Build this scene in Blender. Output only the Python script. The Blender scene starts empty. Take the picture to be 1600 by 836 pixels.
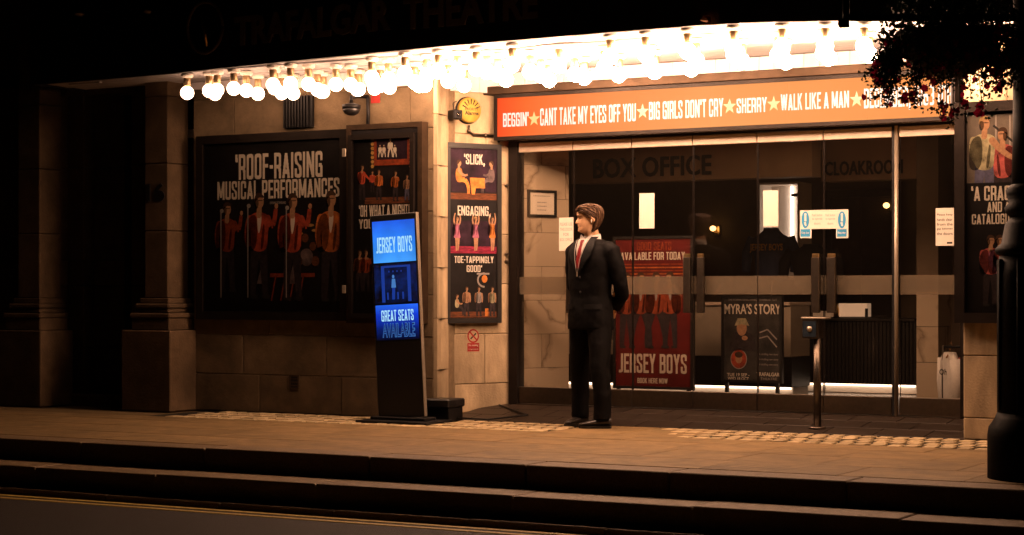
import bpy, bmesh, math, random
from mathutils import Vector, Matrix, noise
R = random.Random(7)
SC = bpy.context.scene
COL = SC.collection
rad = math.radians

# ------------------------------------------------------------------ camera
F = 3000.0            # focal length in pixels of the 1600 px wide photograph
EYE = 1.085           # lens height above the pavement
YV = 457.0            # row of the horizon
TH = math.atan(F / 5300.0)   # how far the facade is turned away from the lens
S_, C_ = math.sin(TH), math.cos(TH)
cam = bpy.data.cameras.new('camera')
cam_o = bpy.data.objects.new('camera', cam)
COL.objects.link(cam_o)
cam.sensor_width = 36.0
cam.lens = F * 36.0 / 1600.0
cam.shift_y = (YV - 418.0) / 1600.0
cam.clip_start = 0.1
cam.clip_end = 500.0
cam_o.location = (0, 0, EYE)
cam_o.rotation_euler = (rad(90), 0, TH)
SC.camera = cam_o

# ------------------------------------------------------------------ world, exposure
world = bpy.data.worlds.new('World')
SC.world = world
world.use_nodes = True
wn = world.node_tree.nodes
wl = world.node_tree.links
wn.clear()
wo = wn.new('ShaderNodeOutputWorld')
wb = wn.new('ShaderNodeBackground')
sk = wn.new('ShaderNodeTexSky')
sk.sky_type = 'NISHITA'
sk.sun_disc = False
sk.sun_elevation = rad(-4)
sk.sun_rotation = rad(200)
wb.inputs['Strength'].default_value = 0.0025
wl.new(sk.outputs[0], wb.inputs['Color'])
wl.new(wb.outputs[0], wo.inputs['Surface'])
SC.view_settings.view_transform = 'Standard'
SC.view_settings.look = 'None'
SC.view_settings.exposure = 0.0
SC.view_settings.gamma = 1.0
SC.view_settings.use_curve_mapping = False
SC.render.engine = 'CYCLES'
cy = SC.cycles
cy.use_denoising = True
try:
    cy.denoiser = 'OPENIMAGEDENOISE'
except Exception:
    pass
cy.max_bounces = 8
cy.diffuse_bounces = 4
cy.glossy_bounces = 4
cy.transmission_bounces = 6
cy.transparent_max_bounces = 16
cy.sample_clamp_indirect = 4.0
cy.caustics_reflective = False
cy.caustics_refractive = False
cy.use_light_tree = True

# ------------------------------------------------------------------ materials
MATS = {}
def newmat(name):
    m = bpy.data.materials.new(name)
    m.use_nodes = True
    nt = m.node_tree
    bs = next(n for n in nt.nodes if n.type == 'BSDF_PRINCIPLED')
    MATS[name] = m
    return m, nt, bs
def mat(name, col, rough=.6, metal=0., var=0., vscale=6., bump=0., bscale=40., rnd=0., spec=.15, stain=0., stretch=None, coat=0.):
    """principled surface: colour varied by two noises, per-object tint and fine relief"""
    m, nt, bs = newmat(name)
    N, L = nt.nodes, nt.links
    bs.inputs['Roughness'].default_value = rough
    bs.inputs['Metallic'].default_value = metal
    bs.inputs['Specular IOR Level'].default_value = spec
    bs.inputs['Coat Weight'].default_value = coat
    bs.inputs['Base Color'].default_value = (*col, 1)
    tc = N.new('ShaderNodeTexCoord')
    src = tc.outputs['Object']
    if rnd or var or stain:
        oi = N.new('ShaderNodeObjectInfo')
        ad = N.new('ShaderNodeVectorMath'); ad.operation = 'ADD'
        mu = N.new('ShaderNodeVectorMath'); mu.operation = 'SCALE'; mu.inputs[3].default_value = 37.
        cb = N.new('ShaderNodeCombineXYZ')
        for i in range(3): L.new(oi.outputs['Random'], cb.inputs[i])
        L.new(cb.outputs[0], mu.inputs[0]); L.new(src, ad.inputs[0]); L.new(mu.outputs[0], ad.inputs[1])
        src = ad.outputs[0]
        if stretch:
            mp = N.new('ShaderNodeMapping'); mp.inputs['Scale'].default_value = stretch
            L.new(src, mp.inputs[0]); vs = mp.outputs[0]
        else:
            vs = src
        val = None
        def fac(out, lo, hi):
            mr = N.new('ShaderNodeMapRange'); mr.inputs[1].default_value = .3; mr.inputs[2].default_value = .7
            mr.inputs[3].default_value = lo; mr.inputs[4].default_value = hi
            L.new(out, mr.inputs[0]); return mr.outputs[0]
        if var:
            nz = N.new('ShaderNodeTexNoise'); nz.inputs['Scale'].default_value = vscale
            nz.inputs['Detail'].default_value = 8; nz.inputs['Roughness'].default_value = .65
            L.new(vs, nz.inputs['Vector']); val = fac(nz.outputs[0], 1 - var, 1 + var)
        if stain:
            n2 = N.new('ShaderNodeTexNoise'); n2.inputs['Scale'].default_value = vscale * .3
            n2.inputs['Detail'].default_value = 5; n2.inputs['Distortion'].default_value = .8
            L.new(vs, n2.inputs['Vector']); f2 = fac(n2.outputs[0], 1 - stain, 1.05)
            if val is None: val = f2
            else:
                q = N.new('ShaderNodeMath'); q.operation = 'MULTIPLY'; L.new(val, q.inputs[0]); L.new(f2, q.inputs[1]); val = q.outputs[0]
        if rnd:
            mr = N.new('ShaderNodeMapRange'); mr.inputs[3].default_value = 1 - rnd; mr.inputs[4].default_value = 1 + rnd
            L.new(oi.outputs['Random'], mr.inputs[0])
            if val is None: val = mr.outputs[0]
            else:
                q = N.new('ShaderNodeMath'); q.operation = 'MULTIPLY'; L.new(val, q.inputs[0]); L.new(mr.outputs[0], q.inputs[1]); val = q.outputs[0]
        sc = N.new('ShaderNodeVectorMath'); sc.operation = 'SCALE'; sc.inputs[0].default_value = col
        L.new(val, sc.inputs[3]); L.new(sc.outputs[0], bs.inputs['Base Color'])
    if bump:
        nb = N.new('ShaderNodeTexNoise'); nb.inputs['Scale'].default_value = bscale; nb.inputs['Detail'].default_value = 6
        L.new(src, nb.inputs['Vector'])
        bp = N.new('ShaderNodeBump'); bp.inputs['Strength'].default_value = bump; bp.inputs['Distance'].default_value = .01
        L.new(nb.outputs[0], bp.inputs['Height']); L.new(bp.outputs[0], bs.inputs['Normal'])
    return m
def emit(name, col, strength, base=(.8, .8, .8)):
    m, nt, bs = newmat(name)
    bs.inputs['Base Color'].default_value = (*base, 1)
    bs.inputs['Emission Color'].default_value = (*col, 1)
    bs.inputs['Emission Strength'].default_value = strength
    bs.inputs['Roughness'].default_value = .35
    return m

BULB = (1.0, .58, .36)
emit('bulb_glow', BULB, 150.0, (.9, .88, .82))
emit('bulb_glow_mid', BULB, 40.0, (.9, .88, .82))      # same bulbs, output lowered to dim the stone and paving nearby
emit('bulb_glow_low', BULB, 12.0, (.9, .88, .82))
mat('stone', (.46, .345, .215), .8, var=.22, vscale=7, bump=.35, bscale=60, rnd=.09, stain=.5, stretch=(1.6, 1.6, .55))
mat('stone_shaded', (.135, .095, .055), .85, var=.25, vscale=6, bump=.35, bscale=55, rnd=.1, stain=.4)  # street wall stone, colour darkened to stand in for weaker light at left
mat('stone_dark', (.075, .047, .025), .85, var=.25, vscale=6, bump=.35, bscale=50, rnd=.08, stain=.4)  # darker again: shade on the unlit pilasters is put into the colour
mat('mortar', (.17, .12, .07), .95, var=.2, vscale=20)
mat('paving', (.20, .131, .058), .62, var=.22, vscale=11, bump=.35, bscale=110, rnd=.07, stain=.38)
mat('paving_joint', (.13, .088, .042), .9)
mat('sett', (.42, .315, .175), .42, var=.2, vscale=20, bump=.3, bscale=60, rnd=.18)
mat('sett_bed', (.02, .016, .012), .9)
mat('granite', (.15, .102, .055), .6, var=.35, vscale=120, bump=.3, bscale=150, rnd=.1, stain=.2)
mat('asphalt', (.030, .024, .019), .75, var=.4, vscale=180, bump=.6, bscale=220, stain=.25)
mat('yellow_paint', (.34, .23, .055), .6, var=.3, vscale=60)
mat('entrance_tile', (.018, .012, .008), .42, var=.25, vscale=12, rnd=.15, bump=.1, bscale=80)
mat('soffit', (.52, .49, .50), .5, var=.05, vscale=4, rnd=.05)
mat('bulkhead_board', (.66, .60, .60), .5, var=.06, vscale=5, rnd=.06)
mat('canopy_black', (.010, .008, .008), .55, var=.2, vscale=3)
mat('canopy_letter', (.13, .10, .085), .5)
mat('bronze', (.045, .028, .017), .42, .6, var=.3, vscale=10)
mat('bronze_dark', (.014, .010, .008), .4, .4, var=.25, vscale=8)
mat('black_metal', (.012, .011, .011), .45, .3)
mat('black_satin', (.010, .009, .009), .35, spec=.5)
mat('iron_paint', (.002, .002, .002), .6, var=.3, vscale=20, spec=.03)
mat('steel', (.30, .25, .19), .38, .55, var=.1, vscale=30, stretch=(1, 1, .05), spec=.5)
mat('satin_rail', (.55, .43, .33), .4, .15, var=.06, vscale=8, spec=.4)
mat('steel_dark', (.11, .09, .072), .35, 1., var=.15, vscale=30)
mat('brass', (.62, .42, .20), .28, 1., spec=.5)
mat('porcelain', (.82, .76, .68), .3, spec=.5)
mat('brass_holder', (.42, .30, .17), .4, .7)
mat('paper', (.55, .50, .43), .7, var=.04, vscale=12)
mat('ink_black', (.02, .018, .017), .7)
mat('ink_grey', (.22, .2, .19), .7)
mat('ink_cream', (0.4836, 0.4340, 0.3720), .6)
mat('ink_red', (0.2604, 0.0217, 0.0186), .6, var=.25, vscale=25)
mat('ink_jacket', (0.2400, 0.0375, 0.0175), .6, var=.75, vscale=11)
mat('ink_jacket_orange', (0.3000, 0.0850, 0.0200), .6, var=.75, vscale=11)
mat('ink_trouser', (0.0217, 0.0161, 0.0186), .6, var=.5, vscale=30)
mat('ink_trouser_blue', (0.0682, 0.0682, 0.1178), .6, var=.4, vscale=30)
mat('ink_skin', (0.2900, 0.1600, 0.0900), .6, var=.25, vscale=50)
mat('ink_hair', (0.0434, 0.0217, 0.0124), .6)
mat('ink_hair_fair', (0.2604, 0.1612, 0.0682), .6, var=.3, vscale=60)
mat('ink_shirt', (0.2480, 0.2232, 0.1364), .6, var=.75, vscale=11)
mat('ink_shirt_red', (0.2852, 0.0620, 0.0558), .6, var=.75, vscale=11)
mat('ink_pink', (0.3100, 0.0992, 0.1612), .6, var=.75, vscale=11)
mat('ink_orange', (0.4092, 0.1426, 0.0310), .6, var=.75, vscale=11)
mat('ink_floor', (0.0930, 0.0310, 0.0124), .6, var=.6, vscale=18, stretch=(1, 1, 6))
mat('ink_floor_red', (0.1612, 0.0124, 0.0310), .6, var=.7, vscale=22, stretch=(1, 1, 6))
mat('ink_purple', (.016, .006, .013), .6, var=.8, vscale=9)
mat('ink_blue_sign', (.03, .20, .38), .6)
mat('button_plate_dark', (.012, .018, .026), .4)
mat('ink_stage_red', (0.1650, 0.0300, 0.0100), .6, var=.5, vscale=20)
mat('ink_gold', (0.2790, 0.1674, 0.0496), .6, var=.5, vscale=60)
mat('ink_grey_suit', (0.0868, 0.0620, 0.0620), .6, var=.75, vscale=11)
mat('poster_black', (0.0070, 0.0055, 0.0055), .5, var=.5, vscale=5)
mat('poster_dark', (0.0434, 0.0341, 0.0279), .5, var=.7, vscale=4)
mat('poster_grey', (0.1054, 0.0868, 0.0713), .5, var=.4, vscale=4)
mat('poster_red', (.085, .008, .007), .5, var=.25, vscale=4)
mat('poster_teal', (0.0300, 0.0275, 0.0260), .5, var=.6, vscale=5)
mat('alarm_yellow', (0.3844, 0.2480, 0.0496), .45, var=.15, vscale=20)
mat('marble_back', (.03, .024, .018), .9)
mat('interior_wall', (.13, .095, .065), .7, var=.15, vscale=3)
mat('interior_fascia', (.36, .25, .165), .6, var=.1, vscale=3)
mat('interior_panel', (.24, .20, .155), .5, var=.12, vscale=4)
mat('interior_ceiling', (.50, .42, .34), .7, var=.05)
mat('interior_floor', (.06, .045, .032), .25, var=.2, vscale=8, spec=.5)
mat('counter_black', (.012, .010, .009), .4)
mat('counter_top', (.35, .28, .22), .3)
mat('navy_cloth', (.03, .04, .075), .85, var=.2, vscale=30, bump=.3, bscale=60)
mat('black_cloth', (.012, .011, .012), .85, bump=.3, bscale=60)
mat('white_cloth', (.62, .60, .58), .85, var=.1, vscale=14, bump=.4, bscale=40)
mat('pink_cloth', (.42, .14, .13), .85, var=.15, vscale=14, bump=.4, bscale=40)
mat('wood', (.28, .15, .07), .5, var=.3, vscale=20)
mat('white_card', (.72, .64, .56), .5)
mat('suit', (.0032, .0027, .0027), .72, var=.2, vscale=60, bump=.25, bscale=24, spec=.08)
mat('suit_lapel', (.0045, .004, .004), .6, bump=.2, bscale=60, spec=.12)
mat('shirt', (.55, .50, .46), .75, bump=.15, bscale=50)
mat('tie_red', (.16, .010, .012), .5, var=.35, vscale=90)
mat('lanyard', (.25, .23, .21), .6)
mat('skin', (.62, .36, .21), .5, var=.10, vscale=40, bump=.15, bscale=120)
mat('hair', (.045, .022, .012), .42, var=.4, vscale=60, rnd=.1)
mat('hair_light', (.13, .075, .042), .4, var=.3, vscale=60)
mat('eye_white', (.6, .55, .5), .3)
mat('shoe_leather', (.014, .011, .010), .28, bump=.15, bscale=50, spec=.5)
mat('leaf', (.032, .050, .018), .6, var=.4, vscale=9, rnd=.1)
mat('petal', (.26, .008, .035), .6, var=.4, vscale=12)
def thin(name, amount):
    m = MATS[name]; N, L = m.node_tree.nodes, m.node_tree.links
    bs = next(n for n in N if n.type == 'BSDF_PRINCIPLED'); o = next(n for n in N if n.type == 'OUTPUT_MATERIAL')
    tr = N.new('ShaderNodeBsdfTranslucent'); tr.inputs[0].default_value = bs.inputs['Base Color'].default_value
    mx = N.new('ShaderNodeMixShader'); mx.inputs[0].default_value = amount
    L.new(bs.outputs[0], mx.inputs[1]); L.new(tr.outputs[0], mx.inputs[2]); L.new(mx.outputs[0], o.inputs[0])
thin('petal', .22)
mat('coir', (.07, .05, .03), .95, bump=.6, bscale=60)
mat('timber_door', (.03, .02, .015), .4, var=.3, vscale=8)
mat('dead_leaf', (.35, .13, .03), .7, var=.3, vscale=40)

def screen_mat(name, stops, strength, axis=2, lo=0., hi=1., nscale=0., namt=0., contrast=None):
    """self-lit screen whose picture is a colour ramp across its own local axis, with an optional blotchy picture"""
    m, nt, bs = newmat(name)
    N, L = nt.nodes, nt.links
    tc = N.new('ShaderNodeTexCoord'); sp = N.new('ShaderNodeSeparateXYZ'); L.new(tc.outputs['Object'], sp.inputs[0])
    mr = N.new('ShaderNodeMapRange'); mr.inputs[1].default_value = lo; mr.inputs[2].default_value = hi
    L.new(sp.outputs[axis], mr.inputs[0])
    rp = N.new('ShaderNodeValToRGB')
    while len(rp.color_ramp.elements) < len(stops): rp.color_ramp.elements.new(.5)
    for e, (p, c) in zip(rp.color_ramp.elements, stops): e.position = p; e.color = (*c, 1)
    L.new(mr.outputs[0], rp.inputs[0])
    out = rp.outputs[0]
    if nscale:
        nz = N.new('ShaderNodeTexNoise'); nz.inputs['Scale'].default_value = nscale; nz.inputs['Detail'].default_value = 6
        L.new(tc.outputs['Object'], nz.inputs['Vector'])
        m2 = N.new('ShaderNodeMapRange'); m2.inputs[1].default_value = .35; m2.inputs[2].default_value = .7
        m2.inputs[3].default_value = 1 - namt; m2.inputs[4].default_value = 1 + namt
        L.new(nz.outputs[0], m2.inputs[0])
        sc = N.new('ShaderNodeVectorMath'); sc.operation = 'SCALE'
        L.new(out, sc.inputs[0]); L.new(m2.outputs[0], sc.inputs[3]); out = sc.outputs[0]
    bs.inputs['Base Color'].default_value = (.01, .01, .01, 1)
    bs.inputs['Roughness'].default_value = .7
    bs.inputs['Specular IOR Level'].default_value = .05
    L.new(out, bs.inputs['Emission Color']); bs.inputs['Emission Strength'].default_value = strength
    return m

def glass_mat(name, tint, refl=1.0, haze=0.0, hazecol=(.5, .45, .38)):
    """clear sheet: straight-through glass with a Fresnel reflection; haze adds an etched, light-scattering film"""
    m = bpy.data.materials.new(name); m.use_nodes = True
    N, L = m.node_tree.nodes, m.node_tree.links
    N.clear()
    o = N.new('ShaderNodeOutputMaterial'); tr = N.new('ShaderNodeBsdfTransparent'); gl = N.new('ShaderNodeBsdfGlossy')
    tr.inputs[0].default_value = (*tint, 1); gl.inputs['Roughness'].default_value = .02
    fr = N.new('ShaderNodeLayerWeight'); fr.inputs[0].default_value = .5
    pw = N.new('ShaderNodeMath'); pw.operation = 'POWER'; pw.inputs[1].default_value = 5.0; L.new(fr.outputs['Facing'], pw.inputs[0])
    ml = N.new('ShaderNodeMath'); ml.operation = 'MULTIPLY_ADD'; ml.inputs[1].default_value = .9 * refl; ml.inputs[2].default_value = .04 * refl; L.new(pw.outputs[0], ml.inputs[0])
    mx = N.new('ShaderNodeMixShader'); L.new(ml.outputs[0], mx.inputs[0]); L.new(tr.outputs[0], mx.inputs[1]); L.new(gl.outputs[0], mx.inputs[2])
    res = mx.outputs[0]
    if haze:
        df = N.new('ShaderNodeBsdfDiffuse'); df.inputs[0].default_value = (*hazecol, 1)
        m2 = N.new('ShaderNodeMixShader'); m2.inputs[0].default_value = haze
        L.new(res, m2.inputs[1]); L.new(df.outputs[0], m2.inputs[2]); res = m2.outputs[0]
    L.new(res, o.inputs[0])
    MATS[name] = m
    return m
glass_mat('door_glass', (.92, .90, .87), 1.0, .003, (.4, .34, .28))
glass_mat('frosted_film', (.60, .55, .48), .6, .22, (.30, .24, .17))
glass_mat('case_glass', (.93, .92, .90), .8)

def shade_mat(name, f):
    m = bpy.data.materials.new(name); m.use_nodes = True
    N, L = m.node_tree.nodes, m.node_tree.links; N.clear()
    o = N.new('ShaderNodeOutputMaterial'); tr = N.new('ShaderNodeBsdfTransparent'); df = N.new('ShaderNodeBsdfDiffuse'); df.inputs[0].default_value = (.004, .003, .003, 1)
    mx = N.new('ShaderNodeMixShader'); mx.inputs[0].default_value = f; L.new(tr.outputs[0], mx.inputs[1]); L.new(df.outputs[0], mx.inputs[2]); L.new(mx.outputs[0], o.inputs[0]); MATS[name] = m
shade_mat('ink_half_black', .52); shade_mat('ink_most_black', .8)
def marble():
    m, nt, bs = newmat('marble')
    N, L = nt.nodes, nt.links
    tc = N.new('ShaderNodeTexCoord'); oi = N.new('ShaderNodeObjectInfo')
    cb = N.new('ShaderNodeCombineXYZ'); mu = N.new('ShaderNodeVectorMath'); mu.operation = 'SCALE'; mu.inputs[3].default_value = 20
    for i in range(3): L.new(oi.outputs['Random'], cb.inputs[i])
    L.new(cb.outputs[0], mu.inputs[0])
    ad = N.new('ShaderNodeVectorMath'); L.new(tc.outputs['Object'], ad.inputs[0]); L.new(mu.outputs[0], ad.inputs[1])
    nz = N.new('ShaderNodeTexNoise'); nz.inputs['Scale'].default_value = 1.25; nz.inputs['Detail'].default_value = 5; nz.inputs['Distortion'].default_value = .8
    L.new(ad.outputs[0], nz.inputs['Vector'])
    s = N.new('ShaderNodeMath'); s.operation = 'SUBTRACT'; s.inputs[1].default_value = .5; L.new(nz.outputs[0], s.inputs[0])
    a = N.new('ShaderNodeMath'); a.operation = 'ABSOLUTE'; L.new(s.outputs[0], a.inputs[0])
    rp = N.new('ShaderNodeValToRGB'); e = rp.color_ramp.elements
    e[0].position = 0; e[0].color = (.22, .165, .11, 1); e[1].position = .045; e[1].color = (.42, .34, .25, 1)
    x = e.new(.012); x.color = (.31, .245, .18, 1)
    L.new(a.outputs[0], rp.inputs[0]); L.new(rp.outputs[0], bs.inputs['Base Color']); bs.inputs['Roughness'].default_value = .25
marble()

# ------------------------------------------------------------------ geometry helpers
class Fr:
    """a wall line: local x runs along the wall, local y into it, z up"""
    def __init__(s, x=0, y=0, a=0): s.x, s.y, s.a = x, y, a
    def uz(s, px, py, dy=0.0):
        cx = (px - 800) / F; cz = (YV - py) / F
        dx, dyy = cx * C_ - S_, cx * S_ + C_
        ca, sa = math.cos(s.a), math.sin(s.a)
        nx, ny = -sa, ca
        ox, oy = s.x + nx * dy, s.y + ny * dy
        t = (ox * nx + oy * ny) / (dx * nx + dyy * ny)
        x, y = dx * t - ox, dyy * t - oy
        return x * ca + y * sa, EYE + cz * t
    def u(s, px, dy=0.0): return s.uz(px, 0, dy)[0]
    def z(s, px, py, dy=0.0): return s.uz(px, py, dy)[1]
    def rect(s, x0, x1, y0, y1, dy=0.0):
        m = (x0 + x1) / 2
        return s.u(x0, dy), s.u(x1, dy), s.z(m, y1, dy), s.z(m, y0, dy)
def W(px, py, Y=None, z=None, d=None):
    cx = (px - 800) / F; cz = (YV - py) / F
    dx, dy = cx * C_ - S_, cx * S_ + C_
    t = d if d else (Y / dy if Y is not None else (z - EYE) / cz)
    return Vector((dx * t, dy * t, EYE + cz * t))
OFF = {}
def tag(o, label=None, cat=None, group=None, kind=None):
    if label: o['label'] = label
    if cat: o['category'] = cat
    if group: o['group'] = group
    if kind: o['kind'] = kind
    return o
def thing(name, label, cat, fr=None, base=(0, 0, 0), group=None, rot=None):
    fr = fr or Fr()
    o = bpy.data.objects.new(name, None); COL.objects.link(o)
    o.empty_display_size = .1
    ca, sa = math.cos(fr.a), math.sin(fr.a)
    o.location = (fr.x + base[0] * ca - base[1] * sa, fr.y + base[0] * sa + base[1] * ca, base[2])
    o.rotation_euler = rot or (0, 0, fr.a)
    OFF[o.name] = Vector(base)
    return tag(o, label, cat, group)
class MB:
    def __init__(s): s.v, s.f, s.m, s.mats, s.sm = [], [], [], [], []
    def mi(s, m):
        if m not in s.mats: s.mats.append(m)
        return s.mats.index(m)
    def add(s, vs, fs, m, smooth=False):
        b = len(s.v); s.v += [tuple(v) for v in vs]; k = s.mi(m)
        for f in fs: s.f.append([b + i for i in f]); s.m.append(k); s.sm.append(smooth)
        return s
    def box(s, x0, x1, y0, y1, z0, z1, m, bev=0.0):
        if x0 > x1: x0, x1 = x1, x0
        if y0 > y1: y0, y1 = y1, y0
        if z0 > z1: z0, z1 = z1, z0
        if not bev:
            return s.add([(x, y, z) for z in (z0, z1) for y in (y0, y1) for x in (x0, x1)],
                [(0, 2, 3, 1), (4, 5, 7, 6), (0, 1, 5, 4), (2, 6, 7, 3), (0, 4, 6, 2), (1, 3, 7, 5)], m)
        b = bev
        vs = []
        for (X, Y, Z) in [(x, y, z) for z in (0, 1) for y in (0, 1) for x in (0, 1)]:
            px, py, pz = (x1 if X else x0), (y1 if Y else y0), (z1 if Z else z0)
            ix, iy, iz = (-b if X else b), (-b if Y else b), (-b if Z else b)
            vs += [(px, py + iy, pz + iz), (px + ix, py, pz + iz), (px + ix, py + iy, pz)]
        i = lambda X, Y, Z, k: ((Z * 2 + Y) * 2 + X) * 3 + k
        fs = []
        for X in (0, 1): q = [i(X, 0, 0, 0), i(X, 1, 0, 0), i(X, 1, 1, 0), i(X, 0, 1, 0)]; fs.append(q if X else q[::-1])
        for Y in (0, 1): q = [i(0, Y, 0, 1), i(1, Y, 0, 1), i(1, Y, 1, 1), i(0, Y, 1, 1)]; fs.append(q[::-1] if Y else q)
        for Z in (0, 1): q = [i(0, 0, Z, 2), i(1, 0, Z, 2), i(1, 1, Z, 2), i(0, 1, Z, 2)]; fs.append(q if Z else q[::-1])
        for Y in (0, 1):
            for Z in (0, 1): fs.append([i(0, Y, Z, 1), i(1, Y, Z, 1), i(1, Y, Z, 2), i(0, Y, Z, 2)])
        for X in (0, 1):
            for Z in (0, 1): fs.append([i(X, 0, Z, 0), i(X, 1, Z, 0), i(X, 1, Z, 2), i(X, 0, Z, 2)])
        for X in (0, 1):
            for Y in (0, 1): fs.append([i(X, Y, 0, 0), i(X, Y, 1, 0), i(X, Y, 1, 1), i(X, Y, 0, 1)])
        for X in (0, 1):
            for Y in (0, 1):
                for Z in (0, 1): fs.append([i(X, Y, Z, k) for k in range(3)])
        return s.add(vs, fs, m)
    def poly(s, pts, y, m):          # flat print in the wall plane
        return s.add([(p[0], y, p[1]) for p in pts], [list(range(len(pts)))], m)
    def rect(s, x0, x1, z0, z1, y, m): return s.poly([(x0, z0), (x1, z0), (x1, z1), (x0, z1)], y, m)
    def disc(s, x, z, rx, rz, y, m, n=20): return s.poly([(x + rx * math.cos(2 * math.pi * i / n), z + rz * math.sin(2 * math.pi * i / n)) for i in range(n)], y, m)
    def limb(s, pts, ws, y, m):      # flat tapered stroke
        n = len(pts)
        for i in range(n - 1):
            (ax, az), (bx, bz) = pts[i], pts[i + 1]
            d = math.hypot(bx - ax, bz - az) or 1e-6
            nx, nz = -(bz - az) / d, (bx - ax) / d
            s.poly([(ax + nx * ws[i], az + nz * ws[i]), (bx + nx * ws[i + 1], bz + nz * ws[i + 1]), (bx - nx * ws[i + 1], bz - nz * ws[i + 1]), (ax - nx * ws[i], az - nz * ws[i])], y - .00006 * i, m)
        return s
    def prism(s, pts, y0, y1, m):
        n = len(pts)
        vs = [(p[0], y0, p[1]) for p in pts] + [(p[0], y1, p[1]) for p in pts]
        return s.add(vs, [list(range(n)), list(range(2 * n - 1, n - 1, -1))] + [[i, i + n, (i + 1) % n + n, (i + 1) % n] for i in range(n)], m)
    def zprism(s, pts, z0, z1, m):   # plan outline extruded upward
        n = len(pts)
        vs = [(p[0], p[1], z0) for p in pts] + [(p[0], p[1], z1) for p in pts]
        return s.add(vs, [list(range(n))[::-1], list(range(n, 2 * n))] + [[i, (i + 1) % n, (i + 1) % n + n, i + n] for i in range(n)], m)
    def lathe(s, prof, c, m, n=20, axis='z', smooth=True):
        vs, fs = [], []
        for (r, h) in prof:
            for i in range(n):
                a = 2 * math.pi * i / n
                p = (r * math.cos(a), r * math.sin(a), h)
                if axis == 'y': p = (p[0], p[2], p[1])
                if axis == 'x': p = (p[2], p[0], p[1])
                vs.append((c[0] + p[0], c[1] + p[1], c[2] + p[2]))
        for j in range(len(prof) - 1):
            for i in range(n): fs.append([j * n + i, j * n + (i + 1) % n, (j + 1) * n + (i + 1) % n, (j + 1) * n + i])
        fs.append(list(range(n))[::-1]); fs.append([(len(prof) - 1) * n + i for i in range(n)])
        return s.add(vs, fs, m, smooth)
    def tube(s, pts, r, m, n=8, smooth=True, flat=1.0):
        pts = [Vector(p) for p in pts]; k = len(pts)
        rs = r if isinstance(r, (list, tuple)) else [r] * k
        vs, fs = [], []; a = None
        for i, p in enumerate(pts):
            t = (pts[min(i + 1, k - 1)] - pts[max(i - 1, 0)]).normalized()
            if a is None:
                a = t.cross(Vector((0, 0, 1)))
                if a.length < .3: a = t.cross(Vector((0, 1, 0)))
            a = a - t * a.dot(t)
            a.normalize(); b = t.cross(a)
            for j in range(n):
                q = 2 * math.pi * j / n
                vs.append(p + (a * math.cos(q) + b * math.sin(q) * flat) * rs[i])
        for i in range(k - 1):
            for j in range(n): fs.append([i * n + j, i * n + (j + 1) % n, (i + 1) * n + (j + 1) % n, (i + 1) * n + j])
        fs.append(list(range(n))[::-1]); fs.append([(k - 1) * n + j for j in range(n)])
        return s.add(vs, fs, m, smooth)
    def ellipsoid(s, c, rx, ry, rz, m, nu=14, nv=10):
        vs, fs = [], []
        for j in range(1, nv):
            p = math.pi * j / nv
            for i in range(nu):
                a = 2 * math.pi * i / nu
                vs.append((c[0] + rx * math.sin(p) * math.cos(a), c[1] + ry * math.sin(p) * math.sin(a), c[2] + rz * math.cos(p)))
        t = len(vs); vs += [(c[0], c[1], c[2] + rz), (c[0], c[1], c[2] - rz)]
        for j in range(nv - 2):
            for i in range(nu): fs.append([j * nu + i, (j + 1) * nu + i, (j + 1) * nu + (i + 1) % nu, j * nu + (i + 1) % nu])
        for i in range(nu):
            fs.append([t, i, (i + 1) % nu]); fs.append([t + 1, (nv - 2) * nu + (i + 1) % nu, (nv - 2) * nu + i])
        return s.add(vs, fs, m, True)
    def mesh(s, name, off=Vector((0, 0, 0))):
        me = bpy.data.meshes.new(name)
        me.from_pydata([(v[0] - off[0], v[1] - off[1], v[2] - off[2]) for v in s.v], [], s.f)
        for m in s.mats: me.materials.append(MATS[m])
        me.polygons.foreach_set('material_index', s.m)
        me.polygons.foreach_set('use_smooth', s.sm)
        me.update()
        return me
    def build(s, name, parent=None, kind=None, own=False):
        off = Vector((0, 0, 0)); p = parent
        while p is not None:
            if p.name in OFF: off = OFF[p.name]; break
            p = p.parent
        o = bpy.data.objects.new(name, s.mesh(name, off)); COL.objects.link(o)
        if parent: o.parent = parent
        if kind: o['kind'] = kind
        return o
def fixn(o):
    bm = bmesh.new(); bm.from_mesh(o.data); bmesh.ops.recalc_face_normals(bm, faces=bm.faces); bm.to_mesh(o.data); bm.free()
    return o
def grounded(name, mb, label, cat, group=None):
    """one-mesh thing: origin moved to the middle of its base"""
    xs = [v[0] for v in mb.v]; ys = [v[1] for v in mb.v]; zs = [v[2] for v in mb.v]
    c = Vector(((min(xs) + max(xs)) / 2, (min(ys) + max(ys)) / 2, min(zs)))
    o = bpy.data.objects.new(name, mb.mesh(name, c)); COL.objects.link(o); o.location = c
    return tag(o, label, cat, group)
def piece(name, me, parent, loc=(0, 0, 0), rot=(0, 0, 0)):
    o = bpy.data.objects.new(name, me); COL.objects.link(o); o.parent = parent; o.location = loc; o.rotation_euler = rot
    return o
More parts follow.
